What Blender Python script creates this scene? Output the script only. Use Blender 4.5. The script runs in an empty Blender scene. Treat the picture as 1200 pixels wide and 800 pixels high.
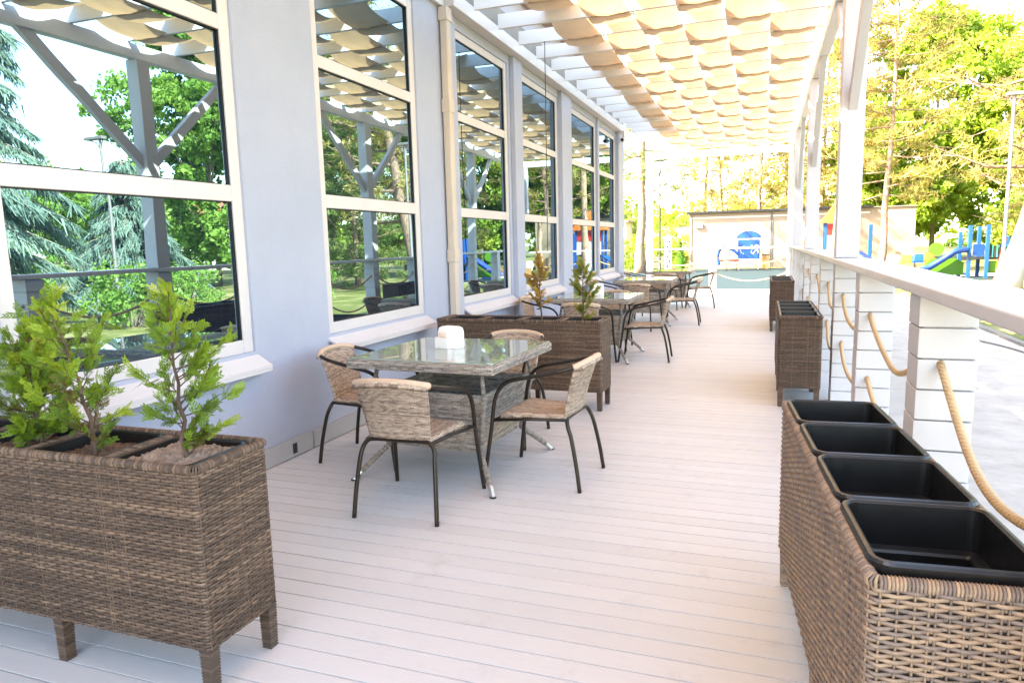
import bpy, math, random
import numpy as np
from mathutils import Vector, Matrix

rng = np.random.default_rng(7)
random.seed(7)
PI = math.pi
scene = bpy.context.scene
COL = scene.collection

# ------------------------------------------------------------------ materials
def new_mat(name):
    m = bpy.data.materials.new(name)
    m.use_nodes = True
    nt = m.node_tree
    for n in list(nt.nodes):
        nt.nodes.remove(n)
    out = nt.nodes.new('ShaderNodeOutputMaterial')
    return m, nt, out

def N(nt, typ, **kw):
    n = nt.nodes.new(typ)
    for k, v in kw.items():
        if k.startswith('i_'):
            key = k[2:]
            key = int(key) if key.isdigit() else key.replace('_', ' ')
            n.inputs[key].default_value = v
        else:
            setattr(n, k, v)
    return n

def mth(nt, op, a, b=None, c=None, clamp=False):
    n = nt.nodes.new('ShaderNodeMath')
    n.operation = op
    n.use_clamp = clamp
    for i, x in enumerate((a, b, c)):
        if x is None:
            continue
        if isinstance(x, (int, float)):
            n.inputs[i].default_value = x
        else:
            nt.links.new(x, n.inputs[i])
    return n.outputs[0]

def mixc(nt, fac, a, b, blend='MIX'):
    n = nt.nodes.new('ShaderNodeMix')
    n.data_type = 'RGBA'
    n.blend_type = blend
    for idx, x in ((0, fac), (6, a), (7, b)):
        if isinstance(x, (int, float)):
            n.inputs[idx].default_value = x
        elif isinstance(x, tuple):
            n.inputs[idx].default_value = (x[0], x[1], x[2], 1)
        else:
            nt.links.new(x, n.inputs[idx])
    return n.outputs[2]

def ramp(nt, fac, stops):
    n = nt.nodes.new('ShaderNodeValToRGB')
    e = n.color_ramp.elements
    while len(e) < len(stops):
        e.new(0.5)
    for el, (p, c) in zip(e, stops):
        el.position = p
        el.color = (c[0], c[1], c[2], 1)
    nt.links.new(fac, n.inputs[0])
    return n.outputs[0]

def noise(nt, vec, scale, detail=4, rough=.55, dim='3D'):
    n = nt.nodes.new('ShaderNodeTexNoise')
    n.noise_dimensions = dim
    n.inputs['Scale'].default_value = scale
    n.inputs['Detail'].default_value = detail
    n.inputs['Roughness'].default_value = rough
    if vec is not None:
        nt.links.new(vec, n.inputs['Vector'])
    return n.outputs['Fac']

def principled(nt, out, color=None, rough=.5, metal=0, spec=.5, normal=None):
    p = nt.nodes.new('ShaderNodeBsdfPrincipled')
    if isinstance(color, tuple):
        p.inputs['Base Color'].default_value = (*color, 1)
    elif color is not None:
        nt.links.new(color, p.inputs['Base Color'])
    if isinstance(rough, (int, float)):
        p.inputs['Roughness'].default_value = rough
    else:
        nt.links.new(rough, p.inputs['Roughness'])
    p.inputs['Metallic'].default_value = metal
    p.inputs['Specular IOR Level'].default_value = spec
    if normal is not None:
        nt.links.new(normal, p.inputs['Normal'])
    nt.links.new(p.outputs[0], out.inputs[0])
    return p

def bump(nt, h, strength=.3, dist=.01):
    b = nt.nodes.new('ShaderNodeBump')
    b.inputs['Strength'].default_value = strength
    b.inputs['Distance'].default_value = dist
    nt.links.new(h, b.inputs['Height'])
    return b.outputs[0]

def coords(nt, which='Object'):
    return nt.nodes.new('ShaderNodeTexCoord').outputs[which]

def tone(nt):
    n = nt.nodes.new('ShaderNodeAttribute')
    n.attribute_name = 'tone'
    return n.outputs['Fac']

def simple(name, color, rough=.5, metal=0, spec=.5, var=.12, scale=6, bmp=0.0, bscale=60, dirt=None):
    """paint / plastic / metal with a little unevenness"""
    m, nt, out = new_mat(name)
    co = coords(nt)
    f = noise(nt, co, scale, 5)
    lo = tuple(c * (1 - var) for c in color)
    hi = tuple(min(1, c * (1 + var)) for c in color)
    c = ramp(nt, f, [(.3, lo), (.7, hi)])
    if dirt:
        d = noise(nt, co, dirt[1], 8, .7)
        k = ramp(nt, d, [(.55, (0, 0, 0)), (.75, (1, 1, 1))])
        c = mixc(nt, mth(nt, 'MULTIPLY', k, dirt[2]), c, dirt[0])
    r = mth(nt, 'MULTIPLY_ADD', noise(nt, co, scale * 3, 4), .25, rough - .12, clamp=True)
    nrm = bump(nt, noise(nt, co, bscale, 4), bmp, .004) if bmp else None
    principled(nt, out, c, r, metal, spec, nrm)
    return m

M = {}
def mat_deck():
    m, nt, out = new_mat('painted_deck_boards')
    co = coords(nt)
    mp = N(nt, 'ShaderNodeMapping'); mp.inputs['Scale'].default_value = (1.2, 14, 1)
    nt.links.new(co, mp.inputs[0])
    grain = noise(nt, mp.outputs[0], 7, 6, .6)
    patch = noise(nt, co, .9, 5, .6)
    t = tone(nt)
    a = mixc(nt, t, (.55, .515, .485), (.60, .565, .535))
    a = mixc(nt, mth(nt, 'MULTIPLY', patch, .5), a, (.55, .535, .54))
    gr = ramp(nt, grain, [(.25, (.93, .93, .93)), (.6, (1, 1, 1))])
    a = mixc(nt, 1.0, a, gr, 'MULTIPLY')
    sc = noise(nt, co, 3.1, 9, .75)
    scuff = ramp(nt, sc, [(.57, (0, 0, 0)), (.72, (1, 1, 1))])
    a = mixc(nt, mth(nt, 'MULTIPLY', scuff, .45), a, (.37, .33, .30))
    sp = noise(nt, co, 45, 3, .6)
    spot = ramp(nt, sp, [(.735, (0, 0, 0)), (.77, (1, 1, 1))])
    a = mixc(nt, mth(nt, 'MULTIPLY', spot, .5), a, (.33, .29, .26))
    r = mth(nt, 'MULTIPLY_ADD', patch, .25, .34)
    principled(nt, out, a, r, 0, .4, bump(nt, grain, .15, .003))
    return m
def mat_stucco():
    m, nt, out = new_mat('lavender_stucco')
    co = coords(nt)
    f = noise(nt, co, 1.3, 5, .6)
    mp = N(nt, 'ShaderNodeMapping'); mp.inputs['Scale'].default_value = (1, 1.5, .35)
    nt.links.new(co, mp.inputs[0])
    streak = noise(nt, mp.outputs[0], 5, 6, .65)
    c = ramp(nt, f, [(.3, (.395, .425, .525)), (.7, (.445, .47, .565))])
    c = mixc(nt, mth(nt, 'MULTIPLY', ramp(nt, streak, [(.52, (0, 0, 0)), (.75, (1, 1, 1))]), .35), c, (.385, .405, .49))
    g = noise(nt, co, 75, 4, .7)
    h = mth(nt, 'ADD', g, mth(nt, 'MULTIPLY', noise(nt, co, 260, 2), .6))
    c = mixc(nt, mth(nt, 'MULTIPLY', ramp(nt, g, [(.35, (1, 1, 1)), (.5, (0, 0, 0))]), .16), c, (.31, .33, .40))
    principled(nt, out, c, .85, 0, .2, bump(nt, h, .9, .008))
    return m
def mat_wicker_strand(name, stops):
    """real woven strands: colour of each strand from its tone"""
    m, nt, out = new_mat(name)
    co = coords(nt)
    t = tone(nt)
    t2 = mth(nt, 'ADD', t, mth(nt, 'MULTIPLY_ADD', noise(nt, co, 60, 3), .5, -.25))
    c = ramp(nt, t2, stops)
    fine = noise(nt, co, 400, 2)
    c = mixc(nt, mth(nt, 'MULTIPLY', fine, .35), c, stops[-1][1])
    principled(nt, out, c, .5, 0, .35, bump(nt, noise(nt, co, 900, 2), .2, .0006))
    return m
def mat_weave(name, row, stave, stops, dark):
    """woven rattan on a uv map measured in metres"""
    m, nt, out = new_mat(name)
    uv = N(nt, 'ShaderNodeUVMap').outputs[0]
    sx = nt.nodes.new('ShaderNodeSeparateXYZ'); nt.links.new(uv, sx.inputs[0])
    u, v = sx.outputs[0], sx.outputs[1]
    wob = mth(nt, 'MULTIPLY_ADD', noise(nt, uv, 18, 2), .008, -.004)
    v = mth(nt, 'ADD', v, wob)
    r = mth(nt, 'DIVIDE', v, row)
    ri = mth(nt, 'FLOOR', r)
    rf = mth(nt, 'FRACT', r)
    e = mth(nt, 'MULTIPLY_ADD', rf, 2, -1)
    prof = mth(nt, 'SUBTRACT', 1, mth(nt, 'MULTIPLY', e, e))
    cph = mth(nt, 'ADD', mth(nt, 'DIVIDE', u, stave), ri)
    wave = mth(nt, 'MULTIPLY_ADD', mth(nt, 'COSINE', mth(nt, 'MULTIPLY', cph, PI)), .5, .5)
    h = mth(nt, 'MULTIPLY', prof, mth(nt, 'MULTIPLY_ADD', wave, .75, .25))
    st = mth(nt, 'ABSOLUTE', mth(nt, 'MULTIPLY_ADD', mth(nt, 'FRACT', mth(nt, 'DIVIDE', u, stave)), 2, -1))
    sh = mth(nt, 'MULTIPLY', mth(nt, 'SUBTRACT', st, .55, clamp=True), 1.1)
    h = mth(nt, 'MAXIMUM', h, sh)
    cell = nt.nodes.new('ShaderNodeCombineXYZ')
    nt.links.new(mth(nt, 'FLOOR', mth(nt, 'MULTIPLY', cph, .5)), cell.inputs[0])
    nt.links.new(ri, cell.inputs[1])
    wn = nt.nodes.new('ShaderNodeTexWhiteNoise'); nt.links.new(cell.outputs[0], wn.inputs[0])
    rowv = nt.nodes.new('ShaderNodeTexWhiteNoise'); rowv.noise_dimensions = '1D'
    nt.links.new(ri, rowv.inputs['W'])
    tt = mth(nt, 'ADD', mth(nt, 'MULTIPLY', wn.outputs[0], .55), mth(nt, 'MULTIPLY', rowv.outputs[0], .45))
    c = ramp(nt, tt, stops)
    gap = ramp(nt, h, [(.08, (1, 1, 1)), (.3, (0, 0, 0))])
    c = mixc(nt, mth(nt, 'MULTIPLY', gap, .85), c, dark)  # gaps take a dark core colour, their occlusion put into it too
    principled(nt, out, c, .55, 0, .3, bump(nt, h, .9, .004))
    return m
def mat_leaf(name, stops, trans=.35, rough=.55):
    m, nt, out = new_mat(name)
    t = tone(nt)
    c = ramp(nt, t, stops)
    d = nt.nodes.new('ShaderNodeBsdfPrincipled')
    nt.links.new(c, d.inputs['Base Color'])
    d.inputs['Roughness'].default_value = rough
    d.inputs['Specular IOR Level'].default_value = .3
    tr = nt.nodes.new('ShaderNodeBsdfTranslucent')
    nt.links.new(mixc(nt, 1.0, c, (1.25, 1.2, .7), 'MULTIPLY'), tr.inputs[0])
    mx = nt.nodes.new('ShaderNodeMixShader'); mx.inputs[0].default_value = trans
    nt.links.new(d.outputs[0], mx.inputs[1]); nt.links.new(tr.outputs[0], mx.inputs[2])
    nt.links.new(mx.outputs[0], out.inputs[0])
    return m
def mat_fabric():
    m, nt, out = new_mat('sail_cloth')
    uv = N(nt, 'ShaderNodeUVMap').outputs[0]
    f = noise(nt, uv, 3, 5)
    c = ramp(nt, f, [(.3, (.58, .41, .255)), (.7, (.64, .465, .30))])
    th = noise(nt, uv, 700, 2)
    nb = bump(nt, th, .12, .001)
    d = nt.nodes.new('ShaderNodeBsdfDiffuse'); nt.links.new(c, d.inputs[0]); nt.links.new(nb, d.inputs['Normal'])
    tr = nt.nodes.new('ShaderNodeBsdfTranslucent'); nt.links.new(mixc(nt, 1.0, c, (.66, .56, .46), 'MULTIPLY'), tr.inputs[0])
    mx = nt.nodes.new('ShaderNodeMixShader'); mx.inputs[0].default_value = .5
    nt.links.new(d.outputs[0], mx.inputs[1]); nt.links.new(tr.outputs[0], mx.inputs[2])
    nt.links.new(mx.outputs[0], out.inputs[0])
    return m
def mat_pane():
    m, nt, out = new_mat('coated_window_glass')
    co = coords(nt)
    w = noise(nt, co, 1.1, 2, .4)
    d = nt.nodes.new('ShaderNodeBsdfDiffuse'); d.inputs[0].default_value = (.004, .010, .022, 1)
    g = nt.nodes.new('ShaderNodeBsdfGlossy'); g.inputs['Roughness'].default_value = 0.0
    g.inputs[0].default_value = (.58, .85, 1, 1)
    nt.links.new(bump(nt, w, .05, .02), g.inputs['Normal'])
    fr = nt.nodes.new('ShaderNodeFresnel'); fr.inputs[0].default_value = 4.8
    mx = nt.nodes.new('ShaderNodeMixShader')
    nt.links.new(fr.outputs[0], mx.inputs[0])
    nt.links.new(d.outputs[0], mx.inputs[1]); nt.links.new(g.outputs[0], mx.inputs[2])
    nt.links.new(mx.outputs[0], out.inputs[0])
    return m
def mat_tabletop():
    m, nt, out = new_mat('greenish_table_glass')
    co = coords(nt)
    p = principled(nt, out, (.40, .43, .39), .006, 0, .5)
    p.inputs['IOR'].default_value = 2.3
    f = noise(nt, co, 5, 5)
    c = ramp(nt, f, [(.3, (.25, .29, .25)), (.7, (.29, .325, .285))])
    nt.links.new(c, p.inputs['Base Color'])
    return m
def mat_ground(name, a, b, s, c3=None, rough=.9):
    m, nt, out = new_mat(name)
    co = coords(nt)
    f = noise(nt, co, s, 8, .65)
    c = ramp(nt, f, [(.3, a), (.7, b)])
    if c3:
        k = ramp(nt, noise(nt, co, s * .12, 5, .6), [(.45, (0, 0, 0)), (.62, (1, 1, 1))])
        c = mixc(nt, k, c, c3)
    principled(nt, out, c, rough, 0, .2, bump(nt, noise(nt, co, s * 6, 5), .4, .01))
    return m
def mat_bark(name, a, b, white=None):
    m, nt, out = new_mat(name)
    co = coords(nt)
    mp = N(nt, 'ShaderNodeMapping'); mp.inputs['Scale'].default_value = (6, 6, 1.6)
    nt.links.new(co, mp.inputs[0])
    f = noise(nt, mp.outputs[0], 3, 7, .65)
    c = ramp(nt, f, [(.32, a), (.66, b)])
    if white:
        sx = nt.nodes.new('ShaderNodeSeparateXYZ'); nt.links.new(co, sx.inputs[0])
        z = mth(nt, 'ADD', sx.outputs[2], mth(nt, 'MULTIPLY', f, .25))
        k = ramp(nt, mth(nt, 'MULTIPLY', z, .2), [(white * .2 - .01, (1, 1, 1)), (white * .2 + .01, (0, 0, 0))])
        c = mixc(nt, mth(nt, 'MULTIPLY', k, .92), c, (.40, .36, .33))
    principled(nt, out, c, .9, 0, .2, bump(nt, f, .7, .03))
    return m

M['deck'] = mat_deck()
M['stucco'] = mat_stucco()
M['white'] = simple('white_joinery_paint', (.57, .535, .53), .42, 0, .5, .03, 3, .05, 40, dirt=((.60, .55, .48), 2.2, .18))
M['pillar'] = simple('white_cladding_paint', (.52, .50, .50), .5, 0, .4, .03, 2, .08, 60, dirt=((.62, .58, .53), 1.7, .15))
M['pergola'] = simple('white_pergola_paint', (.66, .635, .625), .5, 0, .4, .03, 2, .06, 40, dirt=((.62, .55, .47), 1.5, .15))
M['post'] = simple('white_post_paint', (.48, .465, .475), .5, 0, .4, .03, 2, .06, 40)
M['pvc'] = simple('cream_downpipe', (.52, .44, .37), .45, 0, .4, .05, 4, 0, 40, dirt=((.45, .36, .29), 3, .3))
M['skirting'] = simple('grey_skirting', (.36, .35, .36), .55, 0, .4, .05, 4, .06, 50, dirt=((.33, .29, .26), 4, .3))
M['plate'] = simple('grey_brown_plate', (.20, .175, .155), .7, 0, .3, .15, 3)
M['rubber'] = simple('black_gasket', (.012, .012, .014), .5, 0, .4)
M['pane'] = mat_pane()
M['fabric'] = mat_fabric()
M['rattan_brown'] = mat_wicker_strand('brown_rattan', [(.05, (.022, .014, .011)), (.35, (.050, .031, .022)), (.62, (.108, .066, .044)), (.9, (.235, .148, .095))])
M['rattan_mix'] = mat_wicker_strand('mixed_rattan', [(.05, (.075, .060, .060)), (.35, (.145, .108, .095)), (.6, (.26, .172, .112)), (.95, (.42, .285, .185))])
M['core'] = simple('dark_planter_core', (.022, .016, .013), .8)
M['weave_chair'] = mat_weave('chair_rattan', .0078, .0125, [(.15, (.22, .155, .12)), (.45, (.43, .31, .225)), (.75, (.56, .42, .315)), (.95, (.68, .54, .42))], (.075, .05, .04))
M['weave_roll'] = mat_wicker_strand('rolled_rattan', [(.05, (.25, .165, .12)), (.35, (.44, .30, .205)), (.65, (.56, .40, .285)), (.95, (.68, .51, .38))])
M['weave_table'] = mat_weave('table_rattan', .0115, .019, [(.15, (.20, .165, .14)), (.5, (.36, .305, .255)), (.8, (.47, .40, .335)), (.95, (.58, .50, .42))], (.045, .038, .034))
M['tube'] = simple('bronze_tube', (.034, .025, .019), .32, .55, .5, .15, 12)
M['steel'] = simple('steel_cap', (.55, .55, .56), .3, .8)
M['tabletop'] = mat_tabletop()
M['liner'] = simple('black_plastic', (.0065, .006, .006), .34, 0, .5, .2, 9, .06, 90, dirt=((.06, .05, .045), 7, .2))
M['soil'] = mat_ground('dry_soil', (.06, .03, .018), (.20, .115, .07), 22)
M['mulch'] = mat_ground('pale_soil', (.17, .11, .08), (.36, .25, .18), 30)
M['rope'] = None
M['plastic_white'] = simple('white_plastic', (.82, .79, .77), .3, 0, .5, .02)
M['paper'] = simple('napkin_paper', (.78, .62, .50), .9)
M['thuja'] = mat_leaf('thuja_green', [(.0, (.20, .11, .045)), (.10, (.075, .125, .018)), (.38, (.135, .235, .024)), (.68, (.24, .36, .03)), (1, (.42, .47, .05))], .35)
M['thuja_dry'] = mat_leaf('thuja_dry', [(.0, (.22, .10, .035)), (.4, (.42, .24, .05)), (.75, (.50, .36, .06)), (1, (.40, .42, .07))], .4)
M['thuja_dark'] = mat_leaf('thuja_dark', [(.0, (.10, .12, .025)), (.5, (.22, .25, .045)), (1, (.44, .36, .08))], .4)
M['bark_twig'] = mat_bark('twig_bark', (.07, .042, .03), (.19, .125, .09))
M['leaf_lime'] = mat_leaf('lime_leaf', [(0, (.12, .21, .022)), (.5, (.22, .32, .035)), (1, (.34, .40, .06))], .42)
M['leaf_green'] = mat_leaf('green_leaf', [(0, (.085, .185, .034)), (.5, (.155, .285, .048)), (1, (.235, .365, .07))], .42)
M['needle_blue'] = mat_leaf('spruce_needles', [(0, (.062, .118, .098)), (.5, (.125, .195, .155)), (1, (.21, .28, .21))], .2)
M['needle_gold'] = mat_leaf('pine_needles', [(0, (.15, .14, .03)), (.5, (.28, .24, .065)), (1, (.40, .31, .10))], .35)
M['needle_green'] = mat_leaf('pine_needles_green', [(0, (.080, .138, .036)), (.5, (.15, .21, .056)), (1, (.245, .27, .085))], .3)
M['bark_pine'] = mat_bark('pine_bark', (.16, .10, .07), (.42, .28, .19))
M['bark_white'] = mat_bark('whitewashed_bark', (.085, .055, .04), (.30, .20, .14), 1.55)
M['bark_grey'] = mat_bark('grey_bark', (.12, .10, .08), (.32, .27, .21))
M['paving'] = mat_ground('pale_paving', (.36, .30, .245), (.54, .455, .375), 2.6, (.43, .365, .305))
M['lawn'] = mat_ground('dry_lawn', (.062, .088, .016), (.15, .15, .036), 6, (.24, .205, .09))
M['rubber_floor'] = mat_ground('teal_rubber', (.016, .032, .036), (.026, .046, .050), 5)
M['sand'] = mat_ground('sand', (.45, .40, .32), (.6, .54, .44), 8)
M['blue'] = simple('blue_plastic', (.003, .035, .22), .32, 0, .5, .08)
M['light_blue'] = simple('sky_blue_paint', (.004, .062, .23), .35, 0, .5, .08)
M['lime'] = simple('lime_plastic', (.055, .20, .006), .35, 0, .5, .08)
M['red'] = simple('red_paint', (.42, .025, .02), .35, 0, .5, .08)
M['orange'] = simple('orange_paint', (.50, .11, .02), .4, 0, .5, .08)
M['timber'] = simple('varnished_timber', (.27, .14, .05), .5, 0, .4, .15, 5)
M['dark_metal'] = simple('dark_metal', (.035, .035, .035), .5, .5)
M['grey_metal'] = simple('grey_painted_metal', (.17, .155, .145), .45, .2)
M['panel'] = simple('white_panel', (.34, .25, .185), .6, 0, .3, .05, 1.5)
M['cream'] = simple('cream_wall', (.66, .60, .50), .8, 0, .3, .06, 1.2)
M['rooftile'] = simple('red_roof_tile', (.33, .10, .06), .8, 0, .3, .15, 4)
M['green_paint'] = simple('green_awning', (.01, .40, .22), .6)
M['yellow'] = simple('yellow_paint', (.75, .62, .04), .5)
def mat_rope():
    m, nt, out = new_mat('twisted_rope')
    uv = N(nt, 'ShaderNodeUVMap').outputs[0]
    sx = nt.nodes.new('ShaderNodeSeparateXYZ'); nt.links.new(uv, sx.inputs[0])
    a = mth(nt, 'ADD', mth(nt, 'MULTIPLY', sx.outputs[0], 3.0), mth(nt, 'MULTIPLY', sx.outputs[1], 42.0))
    f = mth(nt, 'FRACT', a)
    e = mth(nt, 'MULTIPLY_ADD', f, 2, -1)
    h = mth(nt, 'SUBTRACT', 1, mth(nt, 'MULTIPLY', e, e))
    fz = noise(nt, coords(nt), 240, 3)
    c = ramp(nt, fz, [(.3, (.53, .35, .18)), (.7, (.68, .48, .28))])
    c = mixc(nt, ramp(nt, h, [(.0, (.5, .5, .5)), (.35, (0, 0, 0))]), c, (.30, .18, .08))
    principled(nt, out, c, .85, 0, .2, bump(nt, h, .8, .005))
    return m
M['rope'] = mat_rope()

# ------------------------------------------------------------------ mesh builder
class MB:
    def __init__(s):
        s.v = []; s.f = []; s.uv = []; s.t = []
    def quad(s, pts, uvs=None, tone=.5):
        b = len(s.v)
        s.v += [tuple(p) for p in pts]
        s.f.append(tuple(range(b, b + len(pts))))
        s.uv += uvs if uvs else [(0, 0)] * len(pts)
        s.t.append(tone)
    def box(s, x0, x1, y0, y1, z0, z1, tone=.5, xf=None):
        P = [Vector((x, y, z)) for z in (z0, z1) for y in (y0, y1) for x in (x0, x1)]
        s.hexa(P, tone, xf)
    def hexa(s, P, tone=.5, xf=None):
        """8 points: bottom (x0y0,x1y0,x0y1,x1y1) then top"""
        if xf is not None:
            P = [xf @ p for p in P]
        b = len(s.v)
        s.v += [tuple(p) for p in P]
        for q in ((0, 2, 3, 1), (4, 5, 7, 6), (0, 1, 5, 4), (2, 6, 7, 3), (0, 4, 6, 2), (1, 3, 7, 5)):
            s.f.append(tuple(b + i for i in q))
            pp = [P[i] for i in q]
            n = (pp[1] - pp[0]).cross(pp[2] - pp[0])
            ax = max(range(3), key=lambda i: abs(n[i]))
            for p in pp:
                s.uv.append((p.y, p.z) if ax == 0 else (p.x, p.z) if ax == 1 else (p.x, p.y))
            s.t.append(tone)
    def beam(s, a, b, w, h, tone=.5, up=(0, 0, 1)):
        a = Vector(a); b = Vector(b)
        d = (b - a).normalized()
        side = d.cross(Vector(up)).normalized()
        u = side.cross(d)
        P = []
        for uu in (-h / 2, h / 2):
            for ss in (-w / 2, w / 2):
                for e in (a, b):
                    P.append(e + side * ss + u * uu)
        s.hexa(P, tone)
    def tube(s, path, r, n=8, closed=False, tone=.5, caps=True):
        path = [Vector(p) for p in path]
        m = len(path)
        rs = [r] * m if isinstance(r, (int, float)) else list(r)
        T = []
        for i in range(m):
            if closed:
                d = path[(i + 1) % m] - path[i - 1]
            else:
                d = path[min(i + 1, m - 1)] - path[max(i - 1, 0)]
            T.append(d.normalized() if d.length > 1e-9 else Vector((0, 0, 1)))
        ref = Vector((0, 0, 1)) if abs(T[0].z) < .9 else Vector((1, 0, 0))
        nrm = T[0].cross(ref).normalized()
        b = len(s.v)
        L = 0; ls = []
        for i in range(m):
            if i:
                L += (path[i] - path[i - 1]).length
                nrm = (nrm - T[i] * nrm.dot(T[i]))
                nrm = nrm.normalized() if nrm.length > 1e-6 else T[i].cross(ref).normalized()
            ls.append(L)
            bi = T[i].cross(nrm)
            for k in range(n):
                a = 2 * PI * k / n
                p = path[i] + (nrm * math.cos(a) + bi * math.sin(a)) * rs[i]
                s.v.append(tuple(p))
        for i in range(m if closed else m - 1):
            j = (i + 1) % m
            for k in range(n):
                k2 = (k + 1) % n
                s.f.append((b + i * n + k, b + i * n + k2, b + j * n + k2, b + j * n + k))
                s.uv += [(k / n, ls[i]), ((k + 1) / n, ls[i]), ((k + 1) / n, ls[j]), (k / n, ls[j])]
                s.t.append(tone)
        if caps and not closed:
            s.f.append(tuple(b + k for k in range(n))[::-1]); s.uv += [(0, 0)] * n; s.t.append(tone)
            s.f.append(tuple(b + (m - 1) * n + k for k in range(n))); s.uv += [(0, 0)] * n; s.t.append(tone)
    def lathe(s, prof, c=(0, 0, 0), n=20, tone=.5):
        b = len(s.v)
        for r, z in prof:
            for k in range(n):
                a = 2 * PI * k / n
                s.v.append((c[0] + r * math.cos(a), c[1] + r * math.sin(a), c[2] + z))
        for i in range(len(prof) - 1):
            for k in range(n):
                k2 = (k + 1) % n
                s.f.append((b + i * n + k, b + i * n + k2, b + (i + 1) * n + k2, b + (i + 1) * n + k))
                s.uv += [(k / n, prof[i][1])] * 4; s.t.append(tone)
    def loops(s, loops, cap0=False, cap1=False, tone=.5):
        n = len(loops[0]); b = len(s.v)
        for l in loops:
            s.v += [tuple(p) for p in l]
        for i in range(len(loops) - 1):
            for k in range(n):
                k2 = (k + 1) % n
                s.f.append((b + i * n + k, b + i * n + k2, b + (i + 1) * n + k2, b + (i + 1) * n + k))
                s.uv += [(0, 0)] * 4; s.t.append(tone)
        if cap0:
            s.f.append(tuple(b + k for k in range(n))[::-1]); s.uv += [(0, 0)] * n; s.t.append(tone)
        if cap1:
            s.f.append(tuple(b + (len(loops) - 1) * n + k for k in range(n))); s.uv += [(0, 0)] * n; s.t.append(tone)
    def grid(s, fn, nu, nv, uvfn, tone=.5):
        b = len(s.v)
        for j in range(nv + 1):
            for i in range(nu + 1):
                s.v.append(tuple(fn(i / nu, j / nv)))
        for j in range(nv):
            for i in range(nu):
                a = b + j * (nu + 1) + i
                s.f.append((a, a + 1, a + nu + 2, a + nu + 1))
                s.uv += [uvfn(i / nu, j / nv), uvfn((i + 1) / nu, j / nv), uvfn((i + 1) / nu, (j + 1) / nv), uvfn(i / nu, (j + 1) / nv)]
                s.t.append(tone)
    def build(s, name, mat, parent=None, smooth=False, bevel=0, solid=0):
        me = bpy.data.meshes.new(name)
        me.from_pydata(s.v, [], s.f)
        return finish(me, name, mat, parent, np.array(s.uv, dtype=np.float32), np.array(s.t, dtype=np.float32), smooth, bevel, solid)

def finish(me, name, mat, parent, uv, tn, smooth, bevel=0, solid=0):
    if uv is not None:
        l = me.uv_layers.new(name='UVMap')
        l.data.foreach_set('uv', uv.ravel())
    if tn is not None:
        a = me.attributes.new('tone', 'FLOAT', 'FACE')
        a.data.foreach_set('value', tn)
    me.materials.append(mat)
    me.update()
    if smooth:
        me.polygons.foreach_set('use_smooth', [True] * len(me.polygons))
    o = bpy.data.objects.new(name, me)
    COL.objects.link(o)
    if parent is not None:
        o.parent = parent
    if solid:
        md = o.modifiers.new('thick', 'SOLIDIFY'); md.thickness = solid; md.offset = 0
    if bevel:
        md = o.modifiers.new('edge', 'BEVEL'); md.width = bevel; md.segments = 2; md.limit_method = 'ANGLE'
    return o

def np_mesh(name, verts, quads, mat, parent=None, tn=None, smooth=False):
    me = bpy.data.meshes.new(name)
    nq = len(quads); k = quads.shape[1]
    me.vertices.add(len(verts)); me.vertices.foreach_set('co', verts.astype(np.float32).ravel())
    me.loops.add(nq * k); me.loops.foreach_set('vertex_index', quads.astype(np.int32).ravel())
    me.polygons.add(nq)
    me.polygons.foreach_set('loop_start', np.arange(0, nq * k, k, dtype=np.int32))
    me.polygons.foreach_set('loop_total', np.full(nq, k, dtype=np.int32))
    me.update(calc_edges=True)
    return finish(me, name, mat, parent, None, tn.astype(np.float32) if tn is not None else None, smooth)

def empty(name, loc=(0, 0, 0), rz=0):
    o = bpy.data.objects.new(name, None)
    COL.objects.link(o)
    o.location = loc; o.rotation_euler = (0, 0, rz)
    o.empty_display_size = .1
    return o

def tag(o, label, cat, group=None):
    o['label'] = label; o['category'] = cat
    if group:
        o['group'] = group
    return o
def struct(o, kind='structure'):
    o['kind'] = kind
    return o
def copy_tree(o, parent=None):
    c = o.copy(); COL.objects.link(c)
    if parent is not None:
        c.parent = parent
    for ch in list(o.children):
        copy_tree(ch, c)
    return c

def rrect(hx, hy, r, z, n=5, cx=0, cy=0):
    pts = []
    for qx, qy, a0 in ((1, 1, 0), (-1, 1, PI / 2), (-1, -1, PI), (1, -1, 3 * PI / 2)):
        for i in range(n + 1):
            a = a0 + PI / 2 * i / n
            pts.append((cx + qx * (hx - r) + r * math.cos(a), cy + qy * (hy - r) + r * math.sin(a), z))
    return pts
def spline(pts, n=6):
    """Catmull-Rom through points"""
    P = [Vector(p) for p in pts]
    P = [P[0] * 2 - P[1]] + P + [P[-1] * 2 - P[-2]]
    out = []
    for i in range(1, len(P) - 2):
        for k in range(n):
            t = k / n
            a, b, c, d = P[i - 1], P[i], P[i + 1], P[i + 2]
            out.append(.5 * ((2 * b) + (c - a) * t + (2 * a - 5 * b + 4 * c - d) * t * t + (3 * b - a - 3 * c + d) * t ** 3))
    out.append(P[-2])
    return out

GZ = -.40          # outside ground level
WALL = -3.11       # face of the cafe wall
DECK_END = 20.7

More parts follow.
